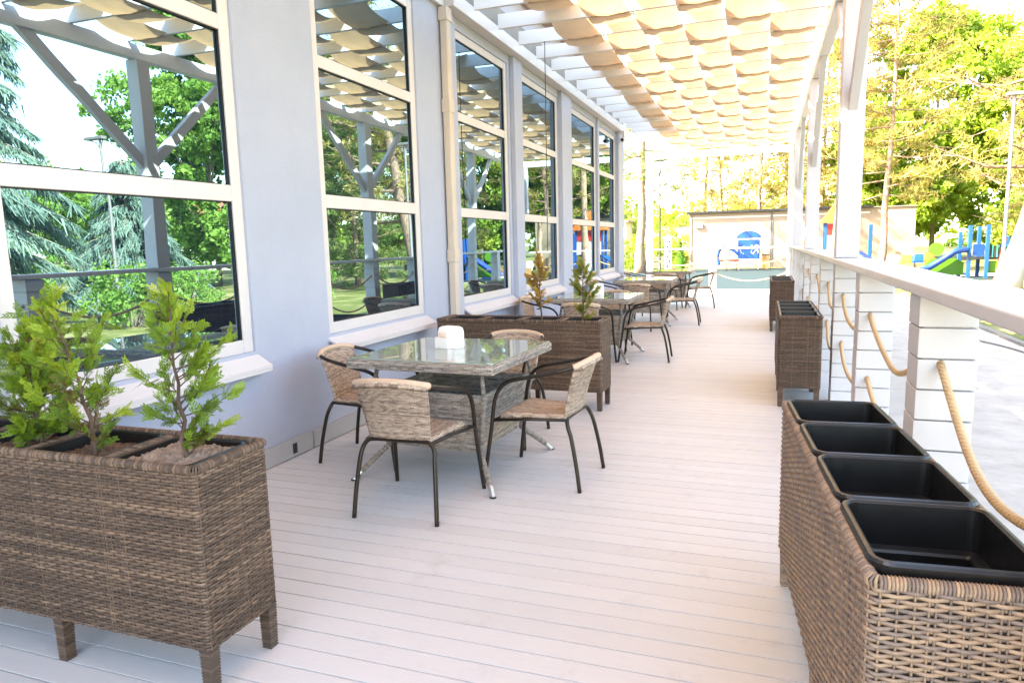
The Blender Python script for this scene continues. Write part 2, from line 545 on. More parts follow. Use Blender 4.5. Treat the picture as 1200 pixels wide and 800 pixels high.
# ------------------------------------------------------------------ ground
def sheet(name, x0, x1, y0, y1, z, mat):
    b = MB(); b.quad([(x0, y0, z), (x1, y0, z), (x1, y1, z), (x0, y1, z)])
    return struct(b.build(name, mat))
b = MB()
b.quad([(-400, -400, GZ), (400, -400, GZ), (400, 600, GZ), (-400, 600, GZ)])
struct(b.build('lawn', M['lawn']))
sheet('paving', -1.5, 3.95, -12, 24.2, GZ + .004, M['paving'])
sheet('footpath', -14, 3.9, 24.2, 26.9, GZ + .006, M['paving'])
sheet('playground_surface', -7.5, 5.4, 27.0, 45.2, GZ + .008, M['rubber_floor'])
sheet('sand', 5.6, 11.5, 31.0, 37.5, GZ + .010, M['sand'])
b = MB(); b.box(3.95, 4.05, -12, 24.2, GZ - .1, GZ + .06)
struct(b.build('kerb', M['grey_metal'], bevel=.01))

# ------------------------------------------------------------------ deck
b = MB()
y = -2.2
while y < 18.7:
    b.box(WALL + .02, .82, y, y + .1045, -.03 - .0012 * rng.random(), -.0018 * rng.random(), rng.random())
    y += .11
x = WALL + .02
while x < .78:
    b.box(x, x + .1055, y, DECK_END + .1, -.03, 0, rng.random())
    x += .11
o = struct(b.build('deck', M['deck'], bevel=.0010))
b = MB(); b.box(WALL + .03, .81, -2.19, DECK_END + .09, -.36, -.007)
struct(b.build('deck_base', M['core']))
b = MB(); b.box(.823, .843, -2.2, DECK_END + .12, GZ, -.005)
b.box(WALL, .823, DECK_END + .103, DECK_END + .12, GZ, -.005)
struct(b.build('deck_fascia', M['pillar']))

# ------------------------------------------------------------------ cafe building
cafe = empty('cafe_building', (WALL, 6, 0))
tag(cafe, 'long pale lavender stucco cafe wall with tall white framed windows', 'building')
OY = 6
def W(yv):
    return yv - OY
WINS = [(2.08, 3.67, .80, 3.70), (4.50, 6.12, .80, 3.70), (7.02, 8.64, .80, 3.70), (9.06, 10.95, .80, 3.70), (11.58, 13.60, .80, 3.70), (13.78, 15.48, .80, 3.70)]
Y0, Y1, TOP = -6.0, 16.25, 4.58
b = MB()
TH = .26
prev = Y0
for (a, c, z0, z1) in WINS:
    b.box(-TH, 0, W(prev), W(a), GZ, TOP)
    b.box(-TH, 0, W(a), W(c), GZ, z0)
    b.box(-TH, 0, W(a), W(c), z1, TOP)
    prev = c
b.box(-TH, 0, W(prev), W(Y1), GZ, TOP)
b.box(-8, -TH, W(Y1) - TH, W(Y1), GZ, TOP)
b.box(-8, -TH, W(Y0), W(Y0) + TH, GZ, TOP)
b.box(-8.26, -8, W(Y0), W(Y1), GZ, TOP)
b.build('wall', M['stucco'], cafe)
b = MB(); b.box(-8.4, .36, W(Y0) - .1, W(Y1) + .4, TOP + .003, TOP + .16)  # eave overhang added to shade the cloth by the wall and hide sky
b.build('roof', M['panel'], cafe)
# pilasters, skirting, cable slot
for (a, c) in ((6.86, 7.00), (8.72, 9.04), (10.97, 11.55), (13.62, 13.76), (15.53, 16.15)):
    b = MB(); b.box(.002, .062 if c - a > .2 else .03, W(a), W(c), .138, 3.80)
    b.build('pilaster', M['stucco'], cafe, bevel=.004)
b = MB()
b.box(.002, .022, W(Y0 + .2), W(4.18), .004, .135)
b.box(.002, .022, W(4.20), W(15.9), .004, .132)
b.build('skirting', M['skirting'], cafe, bevel=.002)
b = MB()
b.box(.024, .030, W(3.945), W(3.985), .03, .10)
b.build('vent_clip', M['dark_metal'], cafe)
# windows
FD = -.016     # front of frame behind the wall face
for i, (a, c, z0, z1) in enumerate(WINS):
    w = empty('window', (0, 0, 0)); w.parent = cafe
    fw = .085
    zs = [z0, 1.755, 2.775, z1]
    f = MB()
    f.box(FD - .07, FD, W(a), W(a) + fw, z0, z1)
    f.box(FD - .07, FD, W(c) - fw, W(c), z0, z1)
    bars = [(z0, z0 + fw), (1.755, 1.855), (2.775, 2.865), (z1 - fw, z1)]
    for (q0, q1) in bars:
        f.box(FD - .07, FD - .0015, W(a) + fw, W(c) - fw, q0, q1)
    f.build('frame', M['white'], w, bevel=.005)
    g = MB()
    for k in range(3):
        q0, q1 = bars[k][1], bars[k + 1][0]
        ya, yb = W(a) + fw, W(c) - fw
        gx0, gx1 = FD - .0255, FD - .012
        g.box(gx0, gx1, ya, ya + .006, q0, q1); g.box(gx0, gx1, yb - .006, yb, q0, q1)
        g.box(gx0, gx1, ya + .006, yb - .006, q0, q0 + .006); g.box(gx0, gx1, ya + .006, yb - .006, q1 - .006, q1)
    g.build('gasket', M['rubber'], w)
    p = MB()
    for k in range(3):
        q0, q1 = bars[k][1] - .005, bars[k + 1][0] + .005
        ya, yb = W(a) + fw - .005, W(c) - fw + .005
        X = FD - .026
        tilt = rng.normal(0, .0022, 2)
        p.box(X - .012, X, ya, yb, q0, q1)
        for vi in range(-8, 0):
            vx, vy, vz = p.v[vi]
            p.v[vi] = (vx + (vy - (ya + yb) / 2) * tilt[0] + (vz - (q0 + q1) / 2) * tilt[1], vy, vz)
    p.build('pane', M['pane'], w)
    s = MB()
    A, B = W(a) - .02, W(c) + .02
    P = []
    for (zz) in ((-.022, 0)):
        pass
    pts_b = [(FD - .01, A, .770), (.108, A, .694), (FD - .01, B, .770), (.108, B, .694)]
    pts_t = [(FD - .01, A, .792), (.108, A, .714), (FD - .01, B, .792), (.108, B, .714)]
    def order(q): return [Vector(q[0]), Vector(q[1]), Vector(q[2]), Vector(q[3])]
    s.hexa(order(pts_b) + order(pts_t))
    s.box(.102, .1075, A, B, .672, .693)
    s.build('sill', M['white'], w, bevel=.0012)
# beam / gutter box under the pergola along the glazed bay
b = MB(); b.box(.005, .15, W(6.72), W(15.85), 3.805, 3.945)
b.build('fascia_beam', M['white'], cafe, bevel=.006)
b = MB(); b.box(.005, .05, W(-1.5), W(6.70), 3.80, 3.94)
b.build('ledger', M['white'], cafe, bevel=.004)

b = MB(); b.box(.003, .11, W(-1.5), W(15.9), 3.955, 4.20)  # grey-brown ledger board, its dark colour stands in for the dim gap
b.build('wall_plate', M['plate'], cafe, bevel=.004)
dp = empty('downpipe', (WALL + .055, 6.70, 0))
tag(dp, 'cream square downpipe running down the lavender wall beside the second window', 'downpipe')
b = MB(); b.box(-.04, .04, -.05, .05, .05, 3.80); b.build('pipe', M['pvc'], dp, bevel=.012)
for z in (1.28, 2.78, .35):
    b = MB(); b.box(-.047, .047, -.058, .058, z, z + .13); b.build('collar', M['pvc'], dp, bevel=.006)
b = MB(); b.box(-.05, .05, -.065, .065, 3.66, 3.79); b.build('hopper', M['pvc'], dp, bevel=.008)

b = MB(); b.tube([(-2.58, 8.55, 3.88), (-2.582, 8.55, 2.6), (-2.59, 8.55, 1.35)], .005, 6)
tag(b.build('hanging_cable', M['dark_metal']), 'thin black cable hanging straight down in front of the third window', 'cable')
cam_ = empty('wall_camera', (-2.96, 15.6, 3.62))
tag(cam_, 'small white security camera under the far end of the wall beam', 'camera')
b = MB(); b.box(-.03, .03, -.03, .03, .03, .20); b.build('bracket', M['white'], cam_)
b = MB(); b.tube([(0, -.12, 0), (0, .12, .03)], .045, 12); b.build('housing', M['white'], cam_, smooth=False)
b = MB(); b.tube([(0, -.125, -.001), (0, -.135, -.002)], .034, 12); b.build('lens', M['rubber'], cam_)
b = MB(); b.tube([(WALL + .03, 15.75, .1), (WALL + .03, 15.75, 3.8)], .035, 10)
tag(b.build('corner_downpipe', M['pvc']), 'round cream rain pipe at the far corner of the cafe wall', 'downpipe')

# ------------------------------------------------------------------ pergola
RX0, RX1 = .565, .745        # post faces
POSTS = [1.68, 6.62, 11.55, 16.48, 20.55]
perg = empty('pergola', (.655, 6.62, 0))
tag(perg, 'white timber pergola roof with woven beige cloth strips over the deck', 'pergola')
PX, PY = .655, 6.62
for py in POSTS:
    b = MB(); b.box(RX0 - PX, RX1 - PX, py - .09 - PY, py + .09 - PY, 1.265, 3.715)
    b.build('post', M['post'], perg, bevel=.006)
b = MB(); b.box(-3.22 - PX, -3.05 - PX, DECK_END - .2 - PY, DECK_END - .03 - PY, 0, 3.715)
b.build('post', M['post'], perg, bevel=.006)
for py in POSTS:
    for sg in (-1, 1):
        ye = py + sg * 1.42
        if ye > DECK_END + .1 or ye < -1:
            continue
        b = MB(); b.beam((0, py + sg * .04 - PY, 2.50), (0, ye - PY, 3.76), .07, .12)
        b.build('brace', M['post'], perg, bevel=.004)
b = MB(); b.box(-.06, .06, -1.2 - PY, DECK_END - PY, 3.717, 3.885)
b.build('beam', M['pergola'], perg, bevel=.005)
b = MB(); b.box(-3.25 - PX, RX1 - .16 - PX, DECK_END - .17 - PY, DECK_END - .05 - PY, 3.718, 3.884)
b.build('beam', M['pergola'], perg, bevel=.005)
SP = .715
SY = [9.33 - SP * 14 + SP * k for k in range(31)]
SY = [s for s in SY if -1.3 < s < DECK_END]
ZB, ZT = 3.887, 4.045
for k, sy in enumerate(SY):
    b = MB(); b.box(-2.93 - PX, .80 - PX, sy - .022 - PY, sy + .022 - PY, ZB, ZT, rng.random())
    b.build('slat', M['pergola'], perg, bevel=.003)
STR = [(-2.37, -1.905), (-1.895, -1.43), (-1.42, -.955), (-.945, -.485), (-.475, -.005), (.008, .515)]
par0 = int(round((9.33 - SY[0]) / SP)) % 2
for j, (xa, xb) in enumerate(STR):
    n_seg = 12
    path = []
    kk = len(SY)
    jit = rng.normal(0, .018, kk + 1)
    for k in range(kk):
        # strip 4 (x -.475..0) goes over slats of parity par0
        over = ((k + par0 + j) % 2 == 0)
        path.append((SY[k], (ZT + .010) if over else (ZB - .012), over))
    pts = []
    for k in range(kk - 1):
        ya, za, oa = path[k]; yb, zb, ob = path[k + 1]
        for s_ in range(n_seg):
            t = s_ / n_seg
            e = t * t * (3 - 2 * t)
            sag = -(.040 + abs(jit[k])) * math.sin(PI * t) - (.03 * math.sin(PI * t) ** 2)
            # tight over the slat, loose belly under it
            pts.append((ya + (yb - ya) * t, za + (zb - za) * (t if oa else e) + sag * .8))
    pts.append(path[-1][:2])
    nv = len(pts) - 1; nu = 8
    tilt_r = rng.normal(0, .012, nv + 1)
    ph = rng.random() * 6
    def fn(u, v, pts=pts, xa=xa, xb=xb, nv=nv, ph=ph):
        i = int(round(v * nv)); y_, z_ = pts[i]
        e = 2 * u - 1
        w = .010 * math.sin(y_ * 2.1 + ph)
        cz = .022 * (e * e) ** 1.5 if z_ < ZB + .10 else .006 * e * e
        return (xa + (xb - xa) * u + w - PX, y_ - PY, z_ + cz + .004 * math.sin(7 * e + y_ * 3))
    b = MB(); b.grid(fn, nu, nv, lambda u, v, nv=nv: (u * .47, v * nv * .06))
    b.build('cloth_strip', M['fabric'], perg, smooth=True)

# ------------------------------------------------------------------ clad rail pillars, handrails, ropes
def pillar_mesh(w, d, h, name_mat):
    bb = MB()
    n = 10; p = h / n
    for k in range(n):
        z0 = k * p; z1 = z0 + p - .0055
        c = rng.normal(0, .0012, 2)
        bb.box(-w / 2 + c[0], w / 2 + c[0], -d / 2 + c[1], d / 2 + c[1], z0, z1)
    return bb
PIL_W, PIL_D, PIL_H = .20, .20, 1.215
clad = pillar_mesh(PIL_W, PIL_D, PIL_H, None)
pil0 = empty('rail_pillar', (0, 0, 0))
clad.build('cladding', M['pillar'], pil0, bevel=.003)
b = MB(); b.box(-PIL_W / 2 + .022, PIL_W / 2 - .022, -PIL_D / 2 + .022, PIL_D / 2 - .022, .002, PIL_H - .001)
b.build('core_post', M['pillar'], pil0)
PXC = .667
pil_ys = [1.35, 3.15, 4.98, 6.62, 8.28, 9.93, 11.55, 13.2, 14.85, 16.48, 18.1, 19.5, 20.55]
fixed = {1.35: 'pillar of white stacked boards just beyond the right edge of the nearest planter',
         3.15: 'nearest fully seen white board-clad pillar behind the black lined planter',
         4.98: 'white board-clad pillar second from the near planter, carrying no roof post',
         6.62: 'white board-clad pillar under the nearest roof post',
         8.28: 'white board-clad pillar just past the nearest roof post, beside the middle planter',
         9.93: 'white board-clad pillar beyond the middle planter, carrying no roof post',
         11.55: 'white board-clad pillar under the second roof post, by the farthest planter'}
far_label = 'distant white board-clad pillar past the farthest planter on the right rail'
for i, py in enumerate(pil_ys):
    o = pil0 if i == 0 else copy_tree(pil0)
    o.location = (PXC, py, 0)
    tag(o, fixed.get(py, far_label), 'pillar', 'white rail pillars along the deck')
end_pil = [(-3.135, 'white board-clad pillar of the end railing below the corner roof post'), (-1.37, 'lone white board-clad pillar in the middle of the end railing')]
for ex, lb in end_pil:
    if ex < -3:
        continue
    o = copy_tree(pil0); o.location = (ex, DECK_END - .1, 0)
    o.scale = (1, 1, .955)
    tag(o, lb, 'pillar', 'white rail pillars along the deck')
hr = MB()
hr.box(.545, .800, -1.0, DECK_END - .012, 1.217, 1.262)
tag(hr.build('handrail', M['white'], bevel=.006), 'broad white painted handrail running the length of the deck', 'handrail')
hr = MB(); hr.box(-3.04, .543, DECK_END - .18, DECK_END - .02, 1.163, 1.205)
tag(hr.build('end_handrail', M['white'], bevel=.006), 'white handrail closing the far end of the deck', 'handrail')
def rope(p, q, sag, label):
    p = Vector(p); q = Vector(q)
    pts = []
    for i in range(25):
        t = i / 24
        v = p.lerp(q, t); v.z -= sag * 4 * t * (1 - t)
        v.x += .01 * math.sin(t * 7 + p.y)
        pts.append(v)
    bb = MB(); bb.tube(pts, .0148, 10)
    return tag(bb.build('rope', M['rope'], smooth=True), label, 'rope', 'ropes slung between the white pillars')
rl = {0: 'beige rope swinging down beside the near black planter',
      1: 'beige rope hanging between the two nearest white pillars',
      2: 'beige rope behind the middle planter, next span after the nearest pillars',
      3: 'beige rope beside the middle planter under the nearest roof post'}
for i in range(len(pil_ys) - 2):
    a, c = pil_ys[i] + PIL_D / 2 - .01, pil_ys[i + 1] - PIL_D / 2 + .01
    for lvl, z in (('upper', .955), ('lower', .55)):
        base = rl.get(i, 'far beige rope strung between distant pillars of the right rail')
        lab = lvl + ' ' + base
        if i <= 5 or lvl == 'upper' or True:
            rope((.64, a, z - .0), (.64, c, z), .20 if i else .26, lab)
for (xa, xb, sd) in ((-3.04, -1.47, 'left'), (-1.27, .57, 'right')):
    rope((xa, DECK_END - .1, .93), (xb, DECK_END - .1, .95), .22, 'upper rope in the end railing %s' % ('beside the lone pillar, on the cafe side' if sd == 'left' else 'between lone pillar and corner'))
    rope((xa, DECK_END - .1, .48), (xb, DECK_END - .1, .50), .22, 'lower rope in the end railing %s' % ('beside the lone pillar, on the cafe side' if sd == 'left' else 'between lone pillar and corner'))

# ------------------------------------------------------------------ wicker planters
PL, PW, PZ0, PZ1 = 1.56, .34, .165, .775
def weave(pitch, stave, rv, rh, amp, seed, lo, hi):
    r_ = np.random.default_rng(seed)
    hx, hy, rad = PW / 2, PL / 2, .018
    per = 2 * (PW + PL) - 8 * rad + 2 * PI * rad
    n = int(round(per / stave / 2)) * 2
    S = n * 6
    s = np.arange(S) / S * per
    P = np.zeros((S, 2)); Nn = np.zeros((S, 2))
    segs = []
    lx, ly = PW - 2 * rad, PL - 2 * rad
    q = PI / 2 * rad
    marks = [lx, q, ly, q, lx, q, ly, q]
    cum = np.concatenate([[0], np.cumsum(marks)])
    for i, si in enumerate(s):
        k = min(7, int(np.searchsorted(cum, si, 'right') - 1)); t = si - cum[k]
        if k == 0: P[i] = (-hx + rad + t, -hy); Nn[i] = (0, -1)
        elif k == 2: P[i] = (hx, -hy + rad + t); Nn[i] = (1, 0)
        elif k == 4: P[i] = (hx - rad - t, hy); Nn[i] = (0, 1)
        elif k == 6: P[i] = (-hx, hy - rad - t); Nn[i] = (-1, 0)
        else:
            c = {1: (hx - rad, -hy + rad, -PI / 2), 3: (hx - rad, hy - rad, 0), 5: (-hx + rad, hy - rad, PI / 2), 7: (-hx + rad, -hy + rad, PI)}[k]
            a = c[2] + t / rad
            Nn[i] = (math.cos(a), math.sin(a)); P[i] = np.array(c[:2]) + Nn[i] * rad
    rows = int((PZ1 - PZ0) / pitch)
    pv = []; pf = []; pt = []
    K = 6
    ang = np.arange(K) / K * 2 * PI
    ca, sa = np.cos(ang), np.sin(ang)
    # slow colour bands by height, as in the photo's striped weave
    band = np.convolve(r_.random(rows + 8), np.ones(3) / 3, 'same')[4:rows + 4]
    for r in range(rows):
        z = PZ0 + (r + .5) * pitch
        off = amp * np.cos(PI * (s / per * n + r)) + r_.normal(0, .0003, S)
        zz = z + r_.normal(0, .0004) + np.interp(np.arange(S), np.arange(0, S + 40, 40), r_.normal(0, pitch * .06, len(np.arange(0, S + 40, 40))))
        x = P[:, None, 0] + Nn[:, None, 0] * (off[:, None] + rh * ca[None])
        y_ = P[:, None, 1] + Nn[:, None, 1] * (off[:, None] + rh * ca[None])
        z3 = zz[:, None] + rv * sa[None]
        pv.append(np.stack([x, y_, z3 + 0 * x], -1).reshape(-1, 3))
        i = np.arange(S)[:, None]; k = np.arange(K)[None]
        i2 = (i + 1) % S; k2 = (k + 1) % K
        base = r * S * K
        pf.append((np.stack([i * K + k, i2 * K + k, i2 * K + k2, i * K + k2], -1) + base).reshape(-1, 4))
        # strands are spliced: tone changes every few staves
        brk = np.sort(r_.choice(S, max(2, n // 7), replace=False))
        lvl = lo + (hi - lo) * (.55 * r_.random(len(brk) + 1) + .45 * band[r])
        tn = lvl[np.searchsorted(brk, np.arange(S), 'right')] + r_.normal(0, .03, S)
        pt.append(np.repeat(tn, K))
    V = np.concatenate(pv); F = np.concatenate(pf); T = np.concatenate(pt)
    bb = MB()
    for k in range(n):
        si = int(k * 6); p0 = P[si]; nn = Nn[si]
        tang = np.array([-nn[1], nn[0]])
        dbl = (-.006, .006) if r_.random() < .28 else (0,)
        for d in dbl:
            c0 = p0 + tang * d
            bb.tube([(c0[0], c0[1], PZ0), (c0[0], c0[1], PZ1)], .0030, 4, tone=.2 + .5 * r_.random(), caps=False)
    # wrapped rim
    m = int(per / .0070)
    for i in range(m):
        si = i / m * S
        i0 = int(si) % S; i1 = (i0 + 1) % S; t = si - int(si)
        p0 = P[i0] * (1 - t) + P[i1] * t; nn = Nn[i0]
        o3 = lambda a, z: (p0[0] + nn[0] * a, p0[1] + nn[1] * a, z)
        bb.tube([o3(.004, PZ1 - .012), o3(.007, PZ1 + .002), o3(-.002, PZ1 + .010), o3(-.012, PZ1 + .008), o3(-.016, PZ1 - .006)], .0037, 4, tone=.15 + .7 * r_.random(), caps=False)
    nb = len(V)
    V2 = np.array(bb.v); F2 = np.array(bb.f) + nb
    return np.concatenate([V, V2]), np.concatenate([F, F2]), np.concatenate([T, np.array(bb.t)])

def planter(mat, weave_args, cells, lip, soil=()):
    root = empty('wicker_planter')
    V, F, T = weave(*weave_args)
    np_mesh('body', V, F, mat, root, T, smooth=True)
    b = MB()
    hx, hy = PW / 2 - .0035, PL / 2 - .0035
    outer0 = rrect(hx, hy, .015, PZ0 + .002); outer1 = rrect(hx, hy, .015, PZ1 - .002)
    b.loops([outer0, outer1], cap0=True)
    # top frame with openings: bars
    t = .026
    zt0, zt1 = PZ1 - .03, PZ1 + .001
    ch = (PL - 2 * t) / cells
    b.build('inner_box', M['core'], root)
    for k in range(1, cells):
        bars = MB()
        yc = -PL / 2 + t + ch * k
        for i in range(int((PW - .04) / .0085)):
            xx = -PW / 2 + .02 + i * .0085
            bars.tube([(xx, yc - .017, zt0), (xx, yc - .014, zt1), (xx, yc + .014, zt1), (xx, yc + .017, zt0)], .0044, 4, tone=.25 + .7 * rng.random(), caps=False)
        if lip < .01:
            bars.build('crossbar', mat, root)
    for (lx, ly) in ((-1, -1), (1, -1), (-1, 1), (1, 1), (-1, -.12), (1, -.12)):
        l = MB()
        cx, cy = lx * (PW / 2 - .026), ly * (PL / 2 - .026)
        for r in range(16):
            z = .006 + r * .0108
            sc = .0175 + .003 * z / .15
            l.loops([[(cx + sx * sc, cy + sy * sc, z - .0052) for sx, sy in ((-1, -1), (1, -1), (1, 1), (-1, 1))],
                     [(cx + sx * (sc + .003), cy + sy * (sc + .003), z) for sx, sy in ((-1, -1), (1, -1), (1, 1), (-1, 1))],
                     [(cx + sx * sc, cy + sy * sc, z + .0052) for sx, sy in ((-1, -1), (1, -1), (1, 1), (-1, 1))]], cap0=True, cap1=True, tone=.1 + .5 * rng.random())
        l.build('leg', mat, root)
    liners = []
    for k in range(cells):
        yc = -PL / 2 + t + ch * (k + .5)
        hx, hy = PW / 2 - (.006 if lip > .01 else .016), ch / 2 - (.004 if lip > .01 else .016)
        L = MB(); z = PZ1 + lip; r = .045
        def lp(d, zz, rr=r): return rrect(hx - d, hy - d, max(rr - d, .008), zz, 6, 0, yc)
        L.loops([lp(.004, z - .028), lp(0, z - .024), lp(0, z - .006), lp(.004, z), lp(.012, z + .0015), lp(.018, z - .004),
                 lp(.022, z - .105), lp(.040, z - .110), lp(.045, z - .116), lp(.056, z - .34)], cap1=True)
        lo = L.build('liner', M['liner'], root, smooth=False)
        liners.append(lo)
        if k in soil:
            S = MB()
            n = 34
            dz = soil[k]
            rr = np.random.default_rng(k + 3)
            hgt = rr.random((n + 1, n + 1)) * .012 + np.kron(rr.random((12, 12)), np.ones((3, 3)))[:n + 1, :n + 1] * .012
            def fn(u, v):
                i, j = int(round(u * n)), int(round(v * n))
                ee = max(abs(2 * u - 1), abs(2 * v - 1))
                return ((2 * u - 1) * (hx - .022), yc + (2 * v - 1) * (hy - .022), z - dz + hgt[i, j] + .02 * (1 - ee * ee))
            S.grid(fn, n, n, lambda u, v: (u, v))
            S.build('soil', M['mulch'] if dz < .045 else M['soil'], lo, smooth=False)
    return root

near = planter(M['rattan_mix'], (.0098, .031, .0048, .0030, .0042, 11, .10, .95), 4, .026)
ang = math.atan2(.11, 1.36)
def place(o, fx, fy, rz):
    """front-left top corner (local -x,-y) lands on (fx,fy)"""
    c, s_ = math.cos(rz), math.sin(rz)
    lx, ly = -PW / 2, -PL / 2
    o.location = (fx - (c * lx - s_ * ly), fy - (s_ * lx + c * ly), 0)
    o.rotation_euler = (0, 0, rz)
G_PL = 'woven rattan planter boxes on the deck'
place(near, .212, 1.455, ang)
tag(near, 'large tan woven planter with four empty black liners in the near right corner', 'planter', G_PL)
for (fx, fy, rz, lb) in ((.128, 6.33, 0, 'dark brown woven planter with empty liners halfway along the white rail'),
                         (.095, 11.5, 0, 'farthest brown woven planter standing against the right rail')):
    o = planter(M['rattan_brown'], (.0116, .030, .0060, .0020, .0026, 21 + int(fy), .0, .85), 4, .012) if fy < 7 else copy_tree(mid)
    mid = o
    place(o, fx, fy, rz)
    tag(o, lb, 'planter', G_PL)
# planter with shrubs against the first window (long side across the deck)
pl1 = planter(M['rattan_brown'], (.0108, .030, .0058, .0016, .0021, 31, .0, .95), 4, .002, {0: .035, 1: .06, 2: .06, 3: .06})
pl1.location = (-1.662 - PL / 2, 1.636 + PW / 2, 0); pl1.rotation_euler = (0, 0, PI / 2)
tag(pl1, 'brown woven planter holding four young conifers under the first window', 'planter', G_PL)
pl2 = planter(M['rattan_brown'], (.0108, .028, .0058, .0016, .0021, 41, .1, .95), 4, .002, {0: .07, 1: .07})
r2 = PI / 2 - math.radians(1.5)
pl2.rotation_euler = (0, 0, r2)
pl2.location = (-1.283 - PL / 2, 5.97, 0)
tag(pl2, 'brown woven planter with two small conifers between the first two tables', 'planter', G_PL)

# ------------------------------------------------------------------ young thuja shrubs
def spray_template(seed, n_leaf=6):
    """a flat fan of scale leaves, along +y, about 1 long"""
    r_ = np.random.default_rng(seed)
    Q = []
    def strip(p, d, l, w):
        side = np.array([-d[1], d[0]])
        a = np.array(p); e = a + d * l
        Q.append([a - side * w * .5, a + side * w * .5, e + side * w * .28, e - side * w * .28])
    strip((0, 0), np.array([0, 1.]), 1, .05)
    for i in range(n_leaf):
        t = .12 + .82 * i / (n_leaf - 1)
        for sg in (-1, 1):
            a = sg * (.75 + .2 * r_.random())
            d = np.array([math.sin(a), math.cos(a)])
            l = (.42 * (1 - .55 * t)) * (.7 + .6 * r_.random())
            strip((0, t), d, l, .075)
            for q in (.45, .8):
                aa = a - sg * .65
                d2 = np.array([math.sin(aa), math.cos(aa)])
                strip(np.array((0, t)) + d * l * q, d2, l * .42, .07)
                if q < .6:
                    aa = a + sg * .6
                    strip(np.array((0, t)) + d * l * q, np.array([math.sin(aa), math.cos(aa)]), l * .36, .065)
    Q = np.array(Q)
    z = np.zeros(Q.shape[:2] + (1,))
    Q = np.concatenate([Q, z], -1)
    Q[..., 2] = -.18 * Q[..., 1] ** 2 + .05 * np.sin(Q[..., 0] * 6)
    return Q
TEMPL = [spray_template(i) for i in range(4)]
def thuja(name, loc, h, lean, R, n_br, mat, seed, bare=.2, dens=1.0, stems=1, fine=1.0):
    r_ = np.random.default_rng(seed)
    root = empty(name, loc)
    bark = MB(); quads = []; tones = []
    def add_spray(p, d, size, t0):
        d = d / np.linalg.norm(d)
        up = r_.normal(0, 1, 3); up -= d * up.dot(d); up /= np.linalg.norm(up)
        sd = np.cross(d, up)
        T = TEMPL[r_.integers(4)] * size * fine * np.array((r_.uniform(.75, 1.1), 1, 1))
        q = p + T[..., 0:1] * sd + T[..., 1:2] * d + T[..., 2:3] * up
        quads.append(q); tones.append(np.clip(t0 + r_.normal(0, .10, len(q)), 0, 1))
    for st in range(stems):
        lx, ly = lean[0] + r_.normal(0, .03) * (st > 0), lean[1] + r_.normal(0, .03)
        ox, oy = (0, 0) if st == 0 else (r_.uniform(.03, .05), r_.uniform(-.03, .03))
        hh = h * (1 if st == 0 else .85)
        n = 9
        tr = [np.array((ox + lx * (i / n) ** 1.3 + r_.normal(0, .006), oy + ly * (i / n) + r_.normal(0, .006), hh * i / n * .93 - .03)) for i in range(n + 1)]
        bark.tube([tuple(p) for p in tr], [.0085 * (1 - .85 * i / n) + .001 for i in range(n + 1)], 7)
        for k in range(n_br):
            t = bare + (1 - bare) * ((k + r_.random()) / n_br)
            f = t * n; i = min(int(f), n - 1)
            p = tr[i] + (tr[i + 1] - tr[i]) * (f - i)
            a = r_.random() * 2 * PI
            env = math.sin(PI * min(1, (t - bare * .6) / (1 - bare * .6)) ** .75) * .8 + .2
            if t > .9: env = .35
            L = R * env * r_.uniform(.55, 1.2)
            el = r_.uniform(.35, .95) + .5 * max(0, t - .7)
            d = np.array((math.cos(a) * math.cos(el), math.sin(a) * math.cos(el), math.sin(el)))
            mid_ = p + d * L * .5 + np.array((0, 0, -.01)); end = p + d * L + np.array((0, 0, .03 * t))
            bark.tube([tuple(p), tuple(mid_), tuple(end)], [.0026, .0018, .0009], 4, caps=False)
            ns = max(4, int(dens * (6 + 13 * L / R)))
            t0 = np.clip(.45 + .30 * (t - .5) + r_.normal(0, .17), 0, 1)
            for s_ in range(ns):
                q = .25 + .75 * (s_ + r_.random()) / ns
                pp = p + (mid_ - p) * min(1, 2 * q) if q < .5 else mid_ + (end - mid_) * (2 * q - 1)
                dd = d + r_.normal(0, .55, 3) + np.array((0, 0, .25))
                add_spray(pp, dd, r_.uniform(.036, .068) * (1.15 if q > .6 else .8), t0 + .35 * (q - .6))
        for s_ in range(8):
            add_spray(tr[-1] - np.array((0, 0, .02 * s_)), np.array((r_.normal(0, .4), r_.normal(0, .4), 1)), r_.uniform(.05, .08), .6)
    bark.build('trunk', M['bark_twig'], root, smooth=True)
    Q = np.concatenate(quads); T = np.concatenate(tones)
    np_mesh('foliage', Q.reshape(-1, 3), np.arange(len(Q) * 4).reshape(-1, 4), mat, root, T)
    return root
SOILZ = PZ1 - .045
cell = (PL - .052) / 4
cx = [-1.662 - .026 - cell * (k + .5) for k in range(4)]
tag(thuja('thuja_shrub', (cx[0] + .045, 1.78, SOILZ), .62, (.03, 0), .19, 38, M['thuja'], 5, .10, .95, 1, .78), 'young green conifer in the pale soil at the open end of the planter', 'shrub')
tag(thuja('thuja_shrub', (cx[1] + .05, 1.76, SOILZ - .02), .64, (-.11, .0), .20, 40, M['thuja'], 8, .12, .90, 1, .78), 'young yellow-green conifer with leaning bare stem, second from the planter end', 'shrub')
tag(thuja('thuja_shrub', (cx[2] + .05, 1.80, SOILZ - .02), .52, (-.05, .02), .18, 32, M['thuja'], 12, .12, 1.0, 2, .78), 'bushy twin-stemmed young conifer, third from the planter end', 'shrub')
tag(thuja('thuja_shrub', (cx[3], 1.80, SOILZ - .02), .52, (.0, .02), .17, 26, M['thuja'], 17, .2, .8), 'young green conifer in the planter cell nearest the wall', 'shrub')
c2, s2 = math.cos(r2), math.sin(r2)
